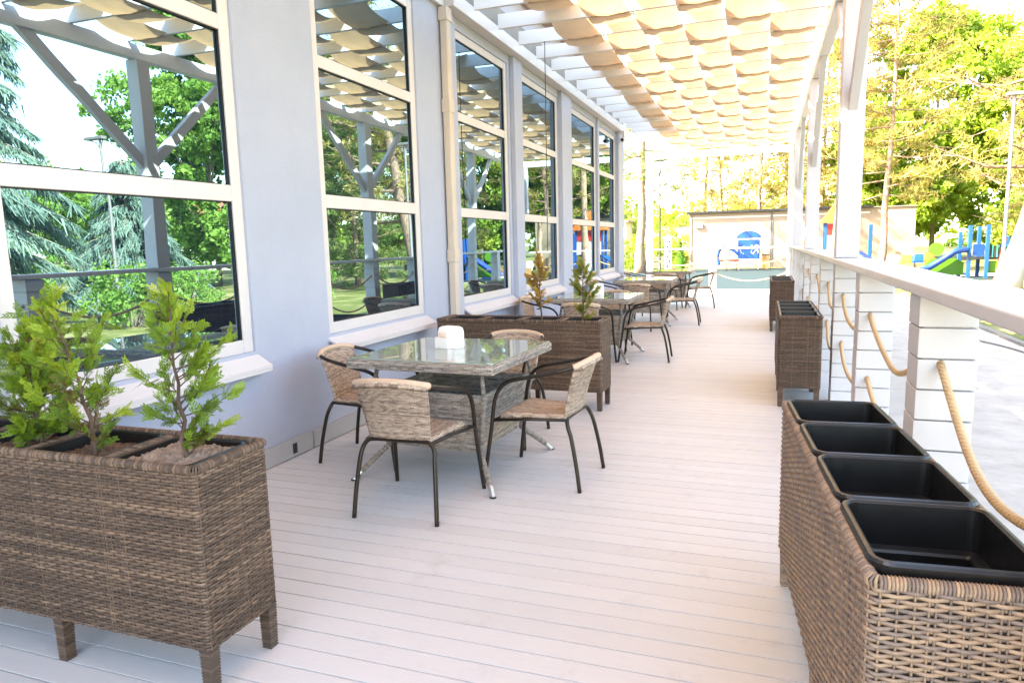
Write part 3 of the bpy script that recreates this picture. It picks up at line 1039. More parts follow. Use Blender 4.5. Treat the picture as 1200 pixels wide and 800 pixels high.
def p2(k):
    ly = -PL / 2 + .026 + cell * (k + .5)
    return (pl2.location.x - s2 * ly, pl2.location.y + c2 * ly, PZ1 - .05)
tag(thuja('thuja_shrub', p2(0), .60, (.02, 0), .15, 32, M['thuja_dark'], 23, .12, 1.7, 1, .62), 'small green conifer in the end cell of the planter between tables', 'shrub')
tag(thuja('thuja_shrub', p2(1), .66, (-.02, 0), .13, 30, M['thuja_dry'], 27, .25, 1.5, 1, .62), 'small browning orange conifer in the planter between tables', 'shrub')

# ------------------------------------------------------------------ tables
TT = .775
def make_table():
    root = empty('wicker_table')
    b = MB()
    h = .50
    # apron ring (wicker edge around the glass)
    for (x0, x1, y0, y1) in ((-h, h, -h, -h + .05), (-h, h, h - .05, h), (-h, -h + .05, -h + .05, h - .05), (h - .05, h, -h + .05, h - .05)):
        b.box(x0, x1, y0, y1, TT - .062, TT - .004)
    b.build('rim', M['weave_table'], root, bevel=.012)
    g = MB(); g.box(-h + .012, h - .012, -h + .012, h - .012, TT - .003, TT + .004)
    g.build('glass_top', M['tabletop'], root, bevel=.002)
    u = MB(); u.box(-h + .052, h - .052, -h + .052, h - .052, TT - .055, TT - .045)
    u.build('support_panel', M['core'], root)
    # tapered wicker drum
    d = MB()
    def ring(s, z): return [(-s, -s, z), (s, -s, z), (s, s, z), (-s, s, z)]
    z0, z1, s0, s1 = .195, .565, .305, .375
    for k in range(4):
        a0, a1 = ring(s0, z0)[k], ring(s0, z0)[(k + 1) % 4]
        c0, c1 = ring(s1, z1)[k], ring(s1, z1)[(k + 1) % 4]
        d.quad([a0, a1, c1, c0], [(-s0 + k, 0), (s0 + k, 0), (s1 + k, .376), (-s1 + k, .376)])
        e0, e1 = ring(s1 - .02, z1)[k], ring(s1 - .02, z1)[(k + 1) % 4]
        d.quad([c0, c1, e1, e0], [(-s1, 0), (s1, 0), (s1, .02), (-s1, .02)])
        f0, f1 = ring(s0 - .02, z0)[k], ring(s0 - .02, z0)[(k + 1) % 4]
        d.quad([e0, e1, f1, f0], [(-s1, 0), (s1, 0), (s0, .4), (-s0, .4)])
    d.quad(ring(s0, z0)[::-1], [(0, 0), (.6, 0), (.6, .6), (0, .6)])
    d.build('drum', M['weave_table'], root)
    for sx in (-1, 1):
        for sy in (-1, 1):
            l = MB()
            p = Vector((sx * .45, sy * .47, .05)); q = Vector((sx * .325, sy * .325, .20)); t = Vector((sx * .385, sy * .385, .56)); tt = Vector((sx * .36, sy * .36, TT - .058))
            # wrapped leg: ribs
            path = []; rad = []
            n = 46
            for i in range(n + 1):
                k = i / n
                v = p.lerp(q, k / .28) if k < .28 else q.lerp(t, (k - .28) / .72)
                path.append(v); rad.append(.0165 + (.0022 if i % 2 else -.0006))
            l.tube(path, rad, 8)
            l.tube([t, tt], .014, 8)
            lo = l.build('leg', M['weave_table'], root, smooth=True)
            c = MB(); f = Vector((sx * .482, sy * .508, .0)); c.tube([f, p], [.0165, .0175], 10)
            c.build('foot_cap', M['steel'], lo)
            ft = MB(); ft.tube([f + Vector((0, 0, .0)), f + Vector((0, 0, .009))], .019, 10)
            ft.build('foot_pad', M['rubber'], lo)
    return root
t0 = make_table()
TABS = [(-1.90, 4.13, -3, 'nearest square glass-topped wicker table, in front of the second window'),
        (-1.975, 8.68, -1, 'glass-topped wicker table just behind the planter with two conifers'),
        (-1.975, 12.55, 0, 'third glass-topped wicker table from the near end'),
        (-1.97, 15.95, 0, 'farthest glass-topped wicker table, by the end of the cafe wall')]
for i, (x, y, a, lb) in enumerate(TABS):
    o = t0 if i == 0 else copy_tree(t0)
    o.location = (x, y, 0); o.rotation_euler = (0, 0, math.radians(a))
    tag(o, lb, 'table', 'square wicker tables along the wall')

# ------------------------------------------------------------------ chairs
def make_chair():
    root = empty('rattan_chair')
    R = .0125
    b = MB()
    half = [(.29, .30, 0), (.283, .285, .10), (.268, .25, .34), (.262, .225, .52), (.258, .185, .60), (.255, .12, .645), (.252, 0, .672), (.248, -.12, .698), (.238, -.215, .722), (.20, -.278, .742), (.12, -.308, .757), (0, -.318, .762)]
    loop = half + [(-x, y, z) for x, y, z in half[-2::-1]]
    b.tube(spline(loop, 5), R, 10)
    b.build('arm_frame', M['tube'], root, smooth=True)
    b = MB()
    q = [(.245, -.30, 0), (.236, -.278, .15), (.222, -.245, .31), (.212, -.222, .375), (.185, -.208, .412), (.14, -.202, .42), (0, -.202, .421)]
    b.tube(spline(q + [(-x, y, z) for x, y, z in q[-2::-1]], 5), R, 10)
    b.build('rear_leg_frame', M['tube'], root, smooth=True)
    b = MB()
    for sx in (-1, 1):
        b.tube([(sx * .195, -.205, .415), (sx * .225, .0, .412), (sx * .262, .228, .40)], .010, 8)
    b.tube([(-.262, .235, .395), (0, .222, .40), (.262, .235, .395)], .010, 8)
    b.build('seat_frame', M['tube'], root, smooth=True)
    def seat(u, v):
        w = .185 + .045 * v
        x = (2 * u - 1) * w
        y = -.205 + .43 * v
        z = .437 - .018 * (1 - (2 * u - 1) ** 2) * math.sin(PI * min(1, v * 1.05))
        if v > .88:
            k = (v - .88) / .12
            z -= .035 * k * k; y -= .012 * k * k
        e = abs(2 * u - 1)
        if e > .85:
            z -= .02 * ((e - .85) / .15) ** 2
        return (x, y, z)
    b = MB(); b.grid(seat, 16, 18, lambda u, v: (v * .44, (2 * u - 1) * .21))
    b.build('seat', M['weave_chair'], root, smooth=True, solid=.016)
    def back(u, v):
        e = 2 * u - 1
        w = .178 + .034 * v
        x = e * w
        ztop = .758 - .026 * e * e
        z = .43 + (ztop - .43) * min(1, v / .93)
        y = -.212 - .105 * min(1, v / .93) ** 1.25 + .050 * e * e * (.35 + .65 * v)
        if v > .93:
            k = (v - .93) / .07
            z += .014 * math.sin(k * PI); y -= .030 * k
            z -= .018 * k
        return (x, y, z)
    b = MB(); b.grid(back, 18, 26, lambda u, v: ((2 * u - 1) * .2, v * .35))
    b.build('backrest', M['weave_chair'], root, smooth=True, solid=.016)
    b = MB()
    arc = spline([(.212, -.258, .735), (.20, -.278, .742), (.12, -.308, .757), (0, -.318, .762), (-.12, -.308, .757), (-.20, -.278, .742), (-.212, -.258, .735)], 9)
    b.tube(arc, [.0185 + .0012 * (i % 2) for i in range(len(arc))], 10)
    b.build('top_roll', M['weave_roll'], root, smooth=True)
    return root
ch0 = make_chair()
# (x, y, facing degrees: 0 = +y)
CH = []
T_ = {0: 'nearest table', 1: 'second table', 2: 'third table', 3: 'farthest table'}
def nm(t, s_): return (t, s_)
lay = [
    [(-1.835, 3.425, 2, 'rattan chair seen from behind at the near side of the nearest table'),
     (-1.268, 4.08, 86, 'rattan chair on the open deck side of the nearest table'),
     (-2.54, 4.15, -88, 'rattan chair with its back to the wall at the nearest table'),
     (-1.84, 4.86, 176, 'rattan chair between the nearest table and the planter with two conifers')],
    [(-1.95, 7.96, 0, 'rattan chair hidden behind the planter with two conifers, near side of second table'),
     (-1.36, 8.60, 93, 'rattan chair on the open deck side of the second table'),
     (-2.62, 8.55, -88, 'rattan chair by the wall at the second table, seen over the planter'),
     (-1.98, 9.42, 178, 'rattan chair at the far side of the second table')],
    [(-1.90, 11.52, -6, 'rattan chair seen from behind at the near side of the third table'),
     (-1.33, 12.40, 92, 'rattan chair on the open deck side of the third table'),
     (-2.62, 12.45, -90, 'rattan chair by the wall at the third table'),
     (-1.97, 13.28, 180, 'rattan chair at the far side of the third table')],
    [(-1.93, 15.02, 0, 'rattan chair at the near side of the farthest table'),
     (-1.29, 15.53, 94, 'rattan chair on the open deck side of the farthest table'),
     (-2.62, 15.70, -90, 'rattan chair by the wall at the farthest table'),
     (-1.97, 16.72, 180, 'rattan chair at the far side of the farthest table')]]
first = True
for row in lay:
    for (x, y, a, lb) in row:
        o = ch0 if first else copy_tree(ch0)
        first = False
        o.location = (x, y, 0); o.rotation_euler = (0, 0, math.radians(a))
        tag(o, lb, 'chair', 'rattan armchairs around the tables')

# ------------------------------------------------------------------ napkin holders
def napkin(loc, rz, lb):
    root = empty('napkin_holder', loc, rz); root.scale = (1.1, 1.1, 1.32)
    b = MB()
    prof = [(.055, 0), (.056, .01), (.055, .08), (.051, .098), (.040, .106)]
    lo = []
    for d, zz in prof:
        lo.append(rrect(d * 1.35, d * .85, .018, zz, 5))
    b.loops(lo, cap0=True, cap1=True)
    b.build('body', M['plastic_white'], root, smooth=False, bevel=.002)
    b = MB()
    lo = [rrect(.058, .020, .01, zz, 4, -.035 * 0 - .005, -.062) for zz in (0.0, .055)]
    b.loops(lo, cap0=True, cap1=True)
    b.build('tray', M['plastic_white'], root, bevel=.003)
    b = MB(); b.box(-.036, .036, -.075, -.050, .056, .078); b.build('napkins', M['paper'], root, bevel=.004)
    tag(root, lb, 'napkin holder', 'white napkin holders on the tables')
    return root
napkin((-1.955, 4.20, TT + .004), math.radians(-20), 'white plastic napkin holder on the nearest glass table')
napkin((-2.02, 8.85, TT + .004), math.radians(10), 'white plastic napkin holder on the second glass table')

b = MB()
pts = spline([(3.55, 17.2, 0), (3.2, 15.6, 0), (3.35, 14.3, 0), (3.70, 13.0, 0), (3.86, 11.6, 0)], 8)
b.tube([(p.x, p.y, GZ + .02) for p in pts], .014, 6)
tag(b.build('garden_hose', M['grey_metal'], smooth=True), 'thin grey hose curving over the pale paving beyond the rail', 'hose')

# ------------------------------------------------------------------ trees
def leaf_quads(r_, centers, radii, per, size, flat=.8, aspect=.6, droop=0.0):
    C = np.repeat(centers, per, 0); Rr = np.repeat(radii, per)
    n = len(C)
    d = r_.normal(0, 1, (n, 3)); d /= np.linalg.norm(d, axis=1)[:, None]
    p = C + d * (Rr * r_.random(n) ** .45)[:, None] * np.array((1, 1, flat))
    a = r_.normal(0, 1, (n, 3)); a[:, 2] -= droop; a /= np.linalg.norm(a, axis=1)[:, None]
    bq = r_.normal(0, 1, (n, 3)); bq -= a * (a * bq).sum(1)[:, None]; bq /= np.linalg.norm(bq, axis=1)[:, None]
    s = size * r_.uniform(.6, 1.3, n)[:, None]
    A = a * s; B = bq * s * aspect
    q = np.stack([p - A * .5, p + B * .5, p + A * .5, p - B * .5], 1)
    return q, np.repeat(np.arange(len(centers)), per)

def tree_decid(loc, h, R, seed, mat, lobes=9, clumps=190, per=70, leaf=.24, base=.22, trunk_r=.22, bark='bark_grey'):
    r_ = np.random.default_rng(seed)
    root = empty('broadleaf_tree', loc)
    b = MB()
    lob = []
    for i in range(lobes):
        a = 2 * PI * i / lobes * 2.4 + r_.random()
        z = h * (base + .12 + (.88 - base) * r_.random() ** .8)
        rr = R * r_.uniform(.25, .75) * (1 - .55 * max(0, (z / h - .55) / .45))
        lob.append((rr * math.cos(a), rr * math.sin(a), z, R * r_.uniform(.32, .55)))
    lob.append((0, 0, h * .86, R * .4))
    tp = [(r_.normal(0, .04) * i, r_.normal(0, .04) * i, h * .8 * i / 6) for i in range(7)]
    b.tube(tp, [trunk_r * (1.25 if i == 0 else 1 - .13 * i) for i in range(7)], 9)
    for (x, y, z, rr) in lob:
        k = min(5, max(1, int(z / (h * .8) * 6 * .6)))
        s = Vector(tp[k]); e = Vector((x, y, z))
        m = s.lerp(e, .5) + Vector((r_.normal(0, .2), r_.normal(0, .2), .3))
        b.tube(spline([s, m, e], 4), [trunk_r * .45 * (1 - .09 * i) for i in range(9)], 6, caps=False)
        for q in range(3):
            d = Vector(r_.normal(0, 1, 3)).normalized() * rr * .9
            b.tube([m.lerp(e, .5 + .2 * q), e + d], [trunk_r * .14, .012], 5, caps=False)
    b.build('trunk', M[bark], root, smooth=True)
    cs = []; rd = []; tb = []
    w = np.array([l[3] ** 2 for l in lob]); w /= w.sum()
    for i in range(clumps):
        l = lob[r_.choice(len(lob), p=w)]
        d = r_.normal(0, 1, 3); d /= np.linalg.norm(d); d[2] = d[2] * .85
        rr = l[3] * (.55 + .5 * r_.random())
        cs.append(np.array(l[:3]) + d * rr); rd.append(R * r_.uniform(.07, .15)); tb.append(r_.random())
    q, idx = leaf_quads(r_, np.array(cs), np.array(rd), per, leaf)
    T = np.clip(np.array(tb)[idx] * .55 + r_.random(len(q)) * .45, 0, 1)
    np_mesh('crown', q.reshape(-1, 3), np.arange(len(q) * 4).reshape(-1, 4), mat, root, T)
    return root

def tree_spruce(loc, h, R, seed, mat, bark='bark_grey', nb=95, per=140):
    r_ = np.random.default_rng(seed)
    root = empty('spruce_tree', loc)
    b = MB(); b.tube([(0, 0, 0), (.05, 0, h * .5), (0, 0, h)], [.24, .15, .02], 8)
    Q = []; T = []
    for i in range(nb):
        t = (i + r_.random()) / nb
        z = h * (.06 + .93 * t)
        L = R * (1 - t) ** .85 * r_.uniform(.7, 1.15) + .25
        a = i * 2.4 + r_.normal(0, .3)
        n = 8
        pts = []
        for k in range(n + 1):
            s = k / n
            pts.append(np.array((math.cos(a) * L * s, math.sin(a) * L * s, z + .12 * L * math.sin(s * PI * .8) - .34 * L * s * s)))
        b.tube([tuple(p) for p in pts], [.035 * (1 - s / n) + .006 for s in range(n + 1)], 4, caps=False)
        P = np.array(pts)
        m = int(2.2 * per * (L / R + .15))
        s = .2 + .8 * r_.random(m)
        f = s * n; k = np.minimum(f.astype(int), n - 1); fr = (f - k)[:, None]
        base = P[k] * (1 - fr) + P[k + 1] * fr
        sd = np.array((-math.sin(a), math.cos(a), 0))
        off = r_.normal(0, .22, m) * (.4 + L * .18)
        base = base + sd * off[:, None] - np.array((0, 0, 1)) * (np.abs(off) * .25)[:, None]
        ln = r_.uniform(.22, .55, m)[:, None] * (.6 + .12 * L)
        d = np.stack([r_.normal(0, .25, m) + .35 * math.cos(a), r_.normal(0, .25, m) + .35 * math.sin(a), -r_.uniform(.35, 1.0, m)], 1)
        d /= np.linalg.norm(d, axis=1)[:, None]
        e = r_.normal(0, 1, (m, 3)); e -= d * (e * d).sum(1)[:, None]; e /= np.linalg.norm(e, axis=1)[:, None]
        w = .014 + .014 * r_.random(m)[:, None]
        Q.append(np.stack([base - e * w, base + e * w, base + d * ln + e * w * .4, base + d * ln - e * w * .4], 1))
        T.append(np.clip(r_.random() * .4 + .6 * r_.random(m), 0, 1))
    b.build('trunk', M[bark], root, smooth=True)
    q = np.concatenate(Q)
    np_mesh('crown', q.reshape(-1, 3), np.arange(len(q) * 4).reshape(-1, 4), mat, root, np.concatenate(T))
    return root

def tree_pine(loc, h, R, seed, mat, lean=(0, 0), tr=.22, bark='bark_pine', base=.32, nb=34, per=26, leaf=.34):
    r_ = np.random.default_rng(seed)
    root = empty('pine_tree', loc)
    b = MB(); n = 10
    tp = [np.array((lean[0] * (i / n) ** .9 + r_.normal(0, .03), lean[1] * i / n + r_.normal(0, .03), h * i / n)) for i in range(n + 1)]
    tp[0][:2] = 0
    b.tube([tuple(p) for p in spline([tuple(p) for p in tp], 3)], [tr * (1.35 if i == 0 else 1.12 if i < 3 else 1 - .85 * i / (3 * n)) for i in range(3 * n + 1)], 10)
    cs = []; rd = []
    for i in range(nb):
        t = base + (1 - base) * (i + r_.random()) / nb
        f = t * n; k = min(int(f), n - 1)
        p = tp[k] + (tp[k + 1] - tp[k]) * (f - k)
        a = i * 2.4 + r_.normal(0, .4)
        L = R * r_.uniform(.55, 1.1) * (math.sin(PI * min(1, .25 + .78 * (t - base) / (1 - base))) ** .7 * .85 + .15)
        d = np.array((math.cos(a), math.sin(a), r_.uniform(-.15, .30)))
        m = p + d * L * .5 + np.array((0, 0, -.05 * L)); e = p + d * L + np.array((0, 0, .10 * L))
        b.tube([tuple(p), tuple(m), tuple(e)], [tr * .24, tr * .15, .012], 5, caps=False)
        for q in range(7):
            s = .35 + .65 * (q + r_.random()) / 7
            c = (m + (e - m) * (2 * s - 1)) if s > .5 else p + (m - p) * 2 * s
            g = c + r_.normal(0, .16, 3) * L * np.array((1, 1, .5))
            b.tube([tuple(c), tuple(g)], [tr * .07, .006], 3, caps=False)
            cs.append(g); rd.append(r_.uniform(.25, .5) * (.6 + R * .12))
    b.build('trunk', M[bark], root, smooth=True)
    q, idx = leaf_quads(r_, np.array(cs), np.array(rd), per, leaf, .6, .13)
    tb = r_.random(len(cs))
    T = np.clip(tb[idx] * .6 + r_.random(len(q)) * .4, 0, 1)
    np_mesh('crown', q.reshape(-1, 3), np.arange(len(q) * 4).reshape(-1, 4), mat, root, T)
    return root

def shrub(loc, h, R, seed, mat, clumps=40, per=60, leaf=.13):
    r_ = np.random.default_rng(seed)
    root = empty('garden_shrub', loc)
    b = MB()
    cs = []; rd = []
    for i in range(clumps):
        a = r_.random() * 2 * PI; rr = R * math.sqrt(r_.random()) * .8
        z = h * r_.uniform(.15, .95) * (1 - .45 * (rr / R) ** 2)
        c = np.array((rr * math.cos(a), rr * math.sin(a), z)); cs.append(c); rd.append(R * r_.uniform(.16, .32))
        if i % 3 == 0:
            b.tube([(c[0] * .15, c[1] * .15, 0), (c[0] * .5, c[1] * .5, z * .6), tuple(c)], [.025, .016, .006], 4, caps=False)
    b.build('stem', M['bark_grey'], root)
    q, idx = leaf_quads(r_, np.array(cs), np.array(rd), per, leaf)
    T = np.clip(r_.random(len(cs))[idx] * .6 + r_.random(len(q)) * .4, 0, 1)
    np_mesh('foliage', q.reshape(-1, 3), np.arange(len(q) * 4).reshape(-1, 4), mat, root, T)
    return root

# --- seen directly, beyond the rail
tag(tree_decid((11.4, 58.5, GZ), 17, 6.0, 101, M['leaf_lime'], 16, 520, 80, .36, .02, .16), 'big lime-green broadleaf tree behind the blue slide', 'tree')
tag(tree_decid((8.2, 57, GZ), 12.5, 4.8, 102, M['leaf_lime'], 13, 400, 80, .36, .0, .15), 'lower lime-green tree left of the big one, behind the pavilion end', 'tree')
tag(tree_decid((16.5, 56, GZ), 12, 6.0, 103, M['leaf_lime'], 14, 420, 80, .38, .0, .16), 'lime-green broadleaf tree at the far right edge behind the playground', 'tree')
wp = tree_pine((7.35, 26.6, GZ), 13, 3.4, 104, M['needle_gold'], (2.6, .6), .33, 'bark_white', .22, 44, 26, .34)
tag(wp, 'leaning pine with whitewashed trunk base beside the slide', 'tree')
tag(tree_pine((5.35, 38.5, GZ), 15, 3.6, 105, M['needle_gold'], (.4, .2), .17, 'bark_pine', .24, 60, 30, .36), 'golden pine with twiggy low branches right of the nearest roof post', 'tree')
tag(tree_pine((3.35, 39.5, GZ), 14, 2.6, 106, M['needle_gold'], (.5, 0), .26, 'bark_pine', .45, 34, 26, .34), 'pine with thick brown trunk in front of the red play tower', 'tree')
tag(tree_pine((13.8, 40, GZ), 13, 4.2, 107, M['needle_gold'], (-.4, 0), .24, 'bark_pine', .10, 60, 30, .36), 'golden brown pine hanging behind the whitewashed trunk', 'tree')
pines = [(-3.2, 60, 19, 4.4), (-.6, 56, 18, 4.2), (1.6, 62, 20, 4.4), (3.9, 58, 18, 4.0), (-5.3, 66, 19, 4.5)]
pl_lab = ['tall golden pine above the left end of the white pavilion', 'tall golden pine above the middle of the white pavilion', 'tall golden pine behind the pavilion, partly behind the roof posts',
          'tall golden pine right of the roof posts, behind the pavilion', 'thin far golden pine between the dark lamp post and the pavilion']
for i, (x, y, h, R) in enumerate(pines):
    tag(tree_pine((x, y, GZ), h, R, 120 + i, M['needle_gold'], (rng.normal(0, .5), 0), .2, 'bark_pine', .18, 64, 26, .44), pl_lab[i], 'tree', 'pines behind the white pavilion')
tag(tree_pine((-6.75, 40.5, GZ), 16, 3.0, 131, M['needle_green'], (.3, 0), .27, 'bark_pine', .28, 40, 24, .34), 'pine with stout bare trunk at the end of the cafe wall', 'tree')
tag(tree_pine((-13.5, 62, GZ), 15, 4.0, 132, M['needle_green'], (.3, 0), .25, 'bark_pine', .15, 50, 24, .44), 'dark pine farther back by the cafe corner', 'tree')
for i, (x, y, h, R, lb) in enumerate([(-5.4, 47.5, 2.6, 1.5, 'yellow-green shrub by the left end of the pavilion'), (-8.0, 46, 2.2, 1.5, 'yellow-green shrub beside the dark lamp post'),
                                      (-10.4, 47, 2.4, 1.6, 'yellow-green shrub behind the stout pine trunk'), (-6.6, 53, 4.6, 2.0, 'tall light green shrub left of the pavilion')]):
    tag(shrub((x, y, GZ), h, R, 140 + i, M['leaf_lime'], 46, 60, .17), lb, 'shrub')
# --- mostly seen in the window reflections, off to the right
tag(tree_spruce((12.6, 11.9, GZ), 15, 2.7, 201, M['needle_blue'], nb=130, per=190), 'blue-green drooping spruce mirrored in the first window', 'tree')
tag(tree_spruce((16.5, 20.5, GZ), 5.6, 2.6, 202, M['needle_blue'], nb=80, per=150), 'short blue-green spruce below the sky gap in the first window', 'tree')
tag(tree_decid((20.5, 29.3, GZ), 14.5, 4.7, 203, M['leaf_green'], 20, 620, 75, .27, .0, .14), 'full green broadleaf tree mirrored behind the post in the first window', 'tree')
tag(tree_decid((25, 42, GZ), 14, 6.0, 204, M['leaf_green'], 15, 460, 75, .32, .0, .15), 'green broadleaf tree mirrored at the near edge of the second window', 'tree')
tag(tree_pine((13.5, 31.5, GZ), 12, 3.8, 205, M['needle_green'], (.3, 0), .17, 'bark_pine', .03, 90, 60, .36), 'bushy green pine mirrored in the second window', 'tree')
tag(tree_decid((17.0, 43, GZ), 13, 5.2, 206, M['leaf_green'], 15, 460, 75, .30, .0, .14), 'green broadleaf tree mirrored between second and third windows', 'tree')
tag(tree_decid((35, 33, GZ), 5.5, 5.0, 207, M['leaf_green'], 10, 180, 70, .3, .04, .22), 'low far green tree under the sky gap in the first window', 'tree')
tag(tree_decid((40, 44, GZ), 6, 6, 208, M['leaf_green'], 10, 180, 70, .34, .04, .22), 'low far green tree behind the small house', 'tree')
for i, (x, y, lb) in enumerate([(8.8, 13.4, 'dark shrub on the lawn opposite the first window'), (10.5, 17.0, 'rounded shrub on the lawn opposite the first roof post'), (9.6, 21.5, 'loose shrub on the lawn opposite the second window')]):
    tag(shrub((x, y, GZ), 1.7, 1.3, 220 + i, M['leaf_green'], 46, 60, .11), lb, 'shrub')
# --- far belt of woodland that closes the horizon
def far_wood():
    r_ = np.random.default_rng(55)
    cs = []; rd = []
    for i in range(1100):
        a = r_.uniform(-1.02, 1.9)          # bearing from +y
        d = r_.uniform(92, 112)
        z = r_.random() ** .7 * (9 + 3 * math.sin(a * 9) + 2 * math.sin(a * 23))
        cs.append((math.sin(a) * d, math.cos(a) * d, GZ + z)); rd.append(r_.uniform(1.2, 2.6))
    q, idx = leaf_quads(r_, np.array(cs), np.array(rd), 45, .95)
    T = np.clip(r_.random(len(cs))[idx] * .7 + r_.random(len(q)) * .3, 0, 1)
    o = np_mesh('far_woods', q.reshape(-1, 3), np.arange(len(q) * 4).reshape(-1, 4), M['leaf_lime'], None, T)
    o['kind'] = 'stuff'
    o['label'] = 'belt of bright green woodland beyond the park'; o['category'] = 'woodland'
far_wood()

# ------------------------------------------------------------------ white pavilion and park things
pav = empty('pavilion', (1.3, 46.6, GZ))
tag(pav, 'long low white panelled pavilion with a thin dark roof edge', 'building')
b = MB(); b.box(-5.9, 6.9, 0, 5, 0, 3.45); b.build('wall', M['panel'], pav)
b = MB(); b.box(-6.05, 4.6, -.35, 5.1, 3.453, 3.58); b.build('roof', M['dark_metal'], pav)
b = MB(); b.box(4.6, 6.95, -.1, 5.1, 3.455, 3.50); b.build('roof', M['panel'], pav)
for x in (-5.82, -1.02, -.96, 3.3, 5.25):
    b = MB(); b.box(x, x + .09, -.05, -.003, 0, 3.40); b.build('batten', M['grey_metal'], pav)
b = MB(); b.box(-5.7, 4.5, -.04, -.004, 3.12, 3.22); b.build('lintel', M['cream'], pav)
b = MB(); b.box(-5.5, -5.05, -.18, -.006, 2.55, 2.83); b.build('wall_lamp', M['white'], pav)
b = MB(); b.box(-.1, .1, -.12, .12, 0, 2.45)
o = b.build('banner_post', M['light_blue'], bevel=.02); o.location = (5.75, 45.6, GZ)
tag(o, 'tall narrow blue banner post against the white pavilion', 'post')
# blue play sign with white letters and arched head
sg = empty('play_sign', (-.90, 44.2, GZ))
tag(sg, 'blue playground board with arched head and white letters', 'sign')
b = MB(); b.box(-.62, .62, -.04, .04, .62, 1.75); b.build('board', M['light_blue'], sg, bevel=.01)
b = MB()
arc = [(.70 * math.cos(PI * i / 12), .42 * math.sin(PI * i / 12)) for i in range(13)]
for i in range(12):
    (xa, za), (xb, zb) = arc[i], arc[i + 1]
    P = [Vector((xa, -.05, 1.84)), Vector((xb, -.05, 1.84)), Vector((xa, .05, 1.84)), Vector((xb, .05, 1.84)), Vector((xa, -.05, 1.84 + za)), Vector((xb, -.05, 1.84 + zb)), Vector((xa, .05, 1.84 + za)), Vector((xb, .05, 1.84 + zb))]
    b.hexa(P)
b.build('arched_head', M['light_blue'], sg)
for x in (-.55, .55):
    b = MB(); b.box(x - .04, x + .04, -.035, .035, 0, .617); b.build('leg', M['white'], sg)
def letters(body, size, loc, rot, mat, parent, name='lettering'):
    cu = bpy.data.curves.new(name, 'FONT'); cu.body = body; cu.size = size; cu.extrude = .004
    cu.align_x = 'CENTER'; cu.align_y = 'CENTER'
    o = bpy.data.objects.new(name, cu); COL.objects.link(o)
    dg = bpy.context.evaluated_depsgraph_get()
    me = bpy.data.meshes.new_from_object(o.evaluated_get(dg))
    bpy.data.objects.remove(o)
    me.materials.clear(); me.materials.append(mat)
    o = bpy.data.objects.new(name, me); COL.objects.link(o)
    o.parent = parent; o.location = loc; o.rotation_euler = rot
    return o
letters('SS', .62, (.36, -.046, 1.18), (PI / 2, -PI / 2, 0), M['white'], sg)
b = MB()
for i in range(9):
    a = .5 + i * .5; r = .10 + i * .022
    b.box(-.25 + r * math.cos(a) - .035, -.25 + r * math.cos(a) + .035, -.05, -.0415, 1.2 + r * math.sin(a) - .03, 1.2 + r * math.sin(a) + .03)
b.build('scroll_mark', M['white'], sg)
# small blue rocker with curved hood
rk = empty('spring_rocker', (-1.95, 42.0, GZ))
tag(rk, 'blue and white spring rocker toy left of the blue board', 'play equipment')
b = MB(); b.tube(spline([(-.5, 0, .35), (-.58, 0, .9), (-.35, 0, 1.35), (.15, 0, 1.25), (.55, 0, .95)], 6), .085, 8); b.build('hood', M['light_blue'], rk, smooth=True)
b = MB(); b.box(-.45, .6, -.12, .12, .55, .66); b.build('seat', M['red'], rk, bevel=.02)
for x in (-.1, .45):
    b = MB()
    b.tube([(x + .05 * math.cos(i * .9), .05 * math.sin(i * .9), .02 + i * .0205) for i in range(26)], .018, 6); b.build('spring', M['dark_metal'], rk)
b = MB(); b.box(-.25, .6, -.2, .2, 0, .018); b.build('base_plate', M['dark_metal'], rk)
bx = empty('litter_bin', (.05, 43.6, GZ)); tag(bx, 'small orange timber litter bin in front of the pavilion', 'bin')
b = MB(); b.loops([rrect(.18, .18, .03, .05), rrect(.2, .2, .03, .85)], cap0=True, cap1=True); b.build('body', M['timber'], bx)
b = MB(); b.loops([rrect(.22, .22, .03, .853), rrect(.22, .22, .03, .90)], cap0=True, cap1=True); b.build('lid', M['dark_metal'], bx)
b = MB(); b.box(-.15, .15, -.15, .15, 0, .052); b.build('foot', M['dark_metal'], bx)
# potted cypress and striped bollard beyond the end railing
pc = empty('plant_pot', (-4.55, 41.0, GZ)); tag(pc, 'yellow-green pot with a small dark cypress beyond the end railing', 'potted plant')
b = MB(); b.lathe([(.0, 0), (.24, 0), (.33, .8), (.30, .8), (.29, .72), (0, .72)], n=16); b.build('pot', M['lime'], pc)
r_ = np.random.default_rng(3); cs = []; rd = []
for i in range(26):
    t = i / 25; cs.append((r_.normal(0, .05), r_.normal(0, .05), .75 + .95 * t)); rd.append(.27 * (1 - .7 * t))
q, idx = leaf_quads(r_, np.array(cs), np.array(rd), 50, .09)
np_mesh('cypress', q.reshape(-1, 3), np.arange(len(q) * 4).reshape(-1, 4), M['leaf_green'], pc, r_.random(len(q)))
bl = empty('striped_bollard', (-5.2, 41.0, GZ)); tag(bl, 'slim white marker post with dark patches next to the yellow-green pot', 'post')
b = MB(); b.box(-.2, .2, -.06, .06, 0, 2.05); b.build('panel', M['white'], bl, bevel=.02)
b = MB()
for k in range(6):
    b.box(-.12 + .12 * (k % 2), .0 + .12 * (k % 2), -.068, -.0605, .3 + k * .28, .42 + k * .28)
b.build('marking', M['dark_metal'], bl)

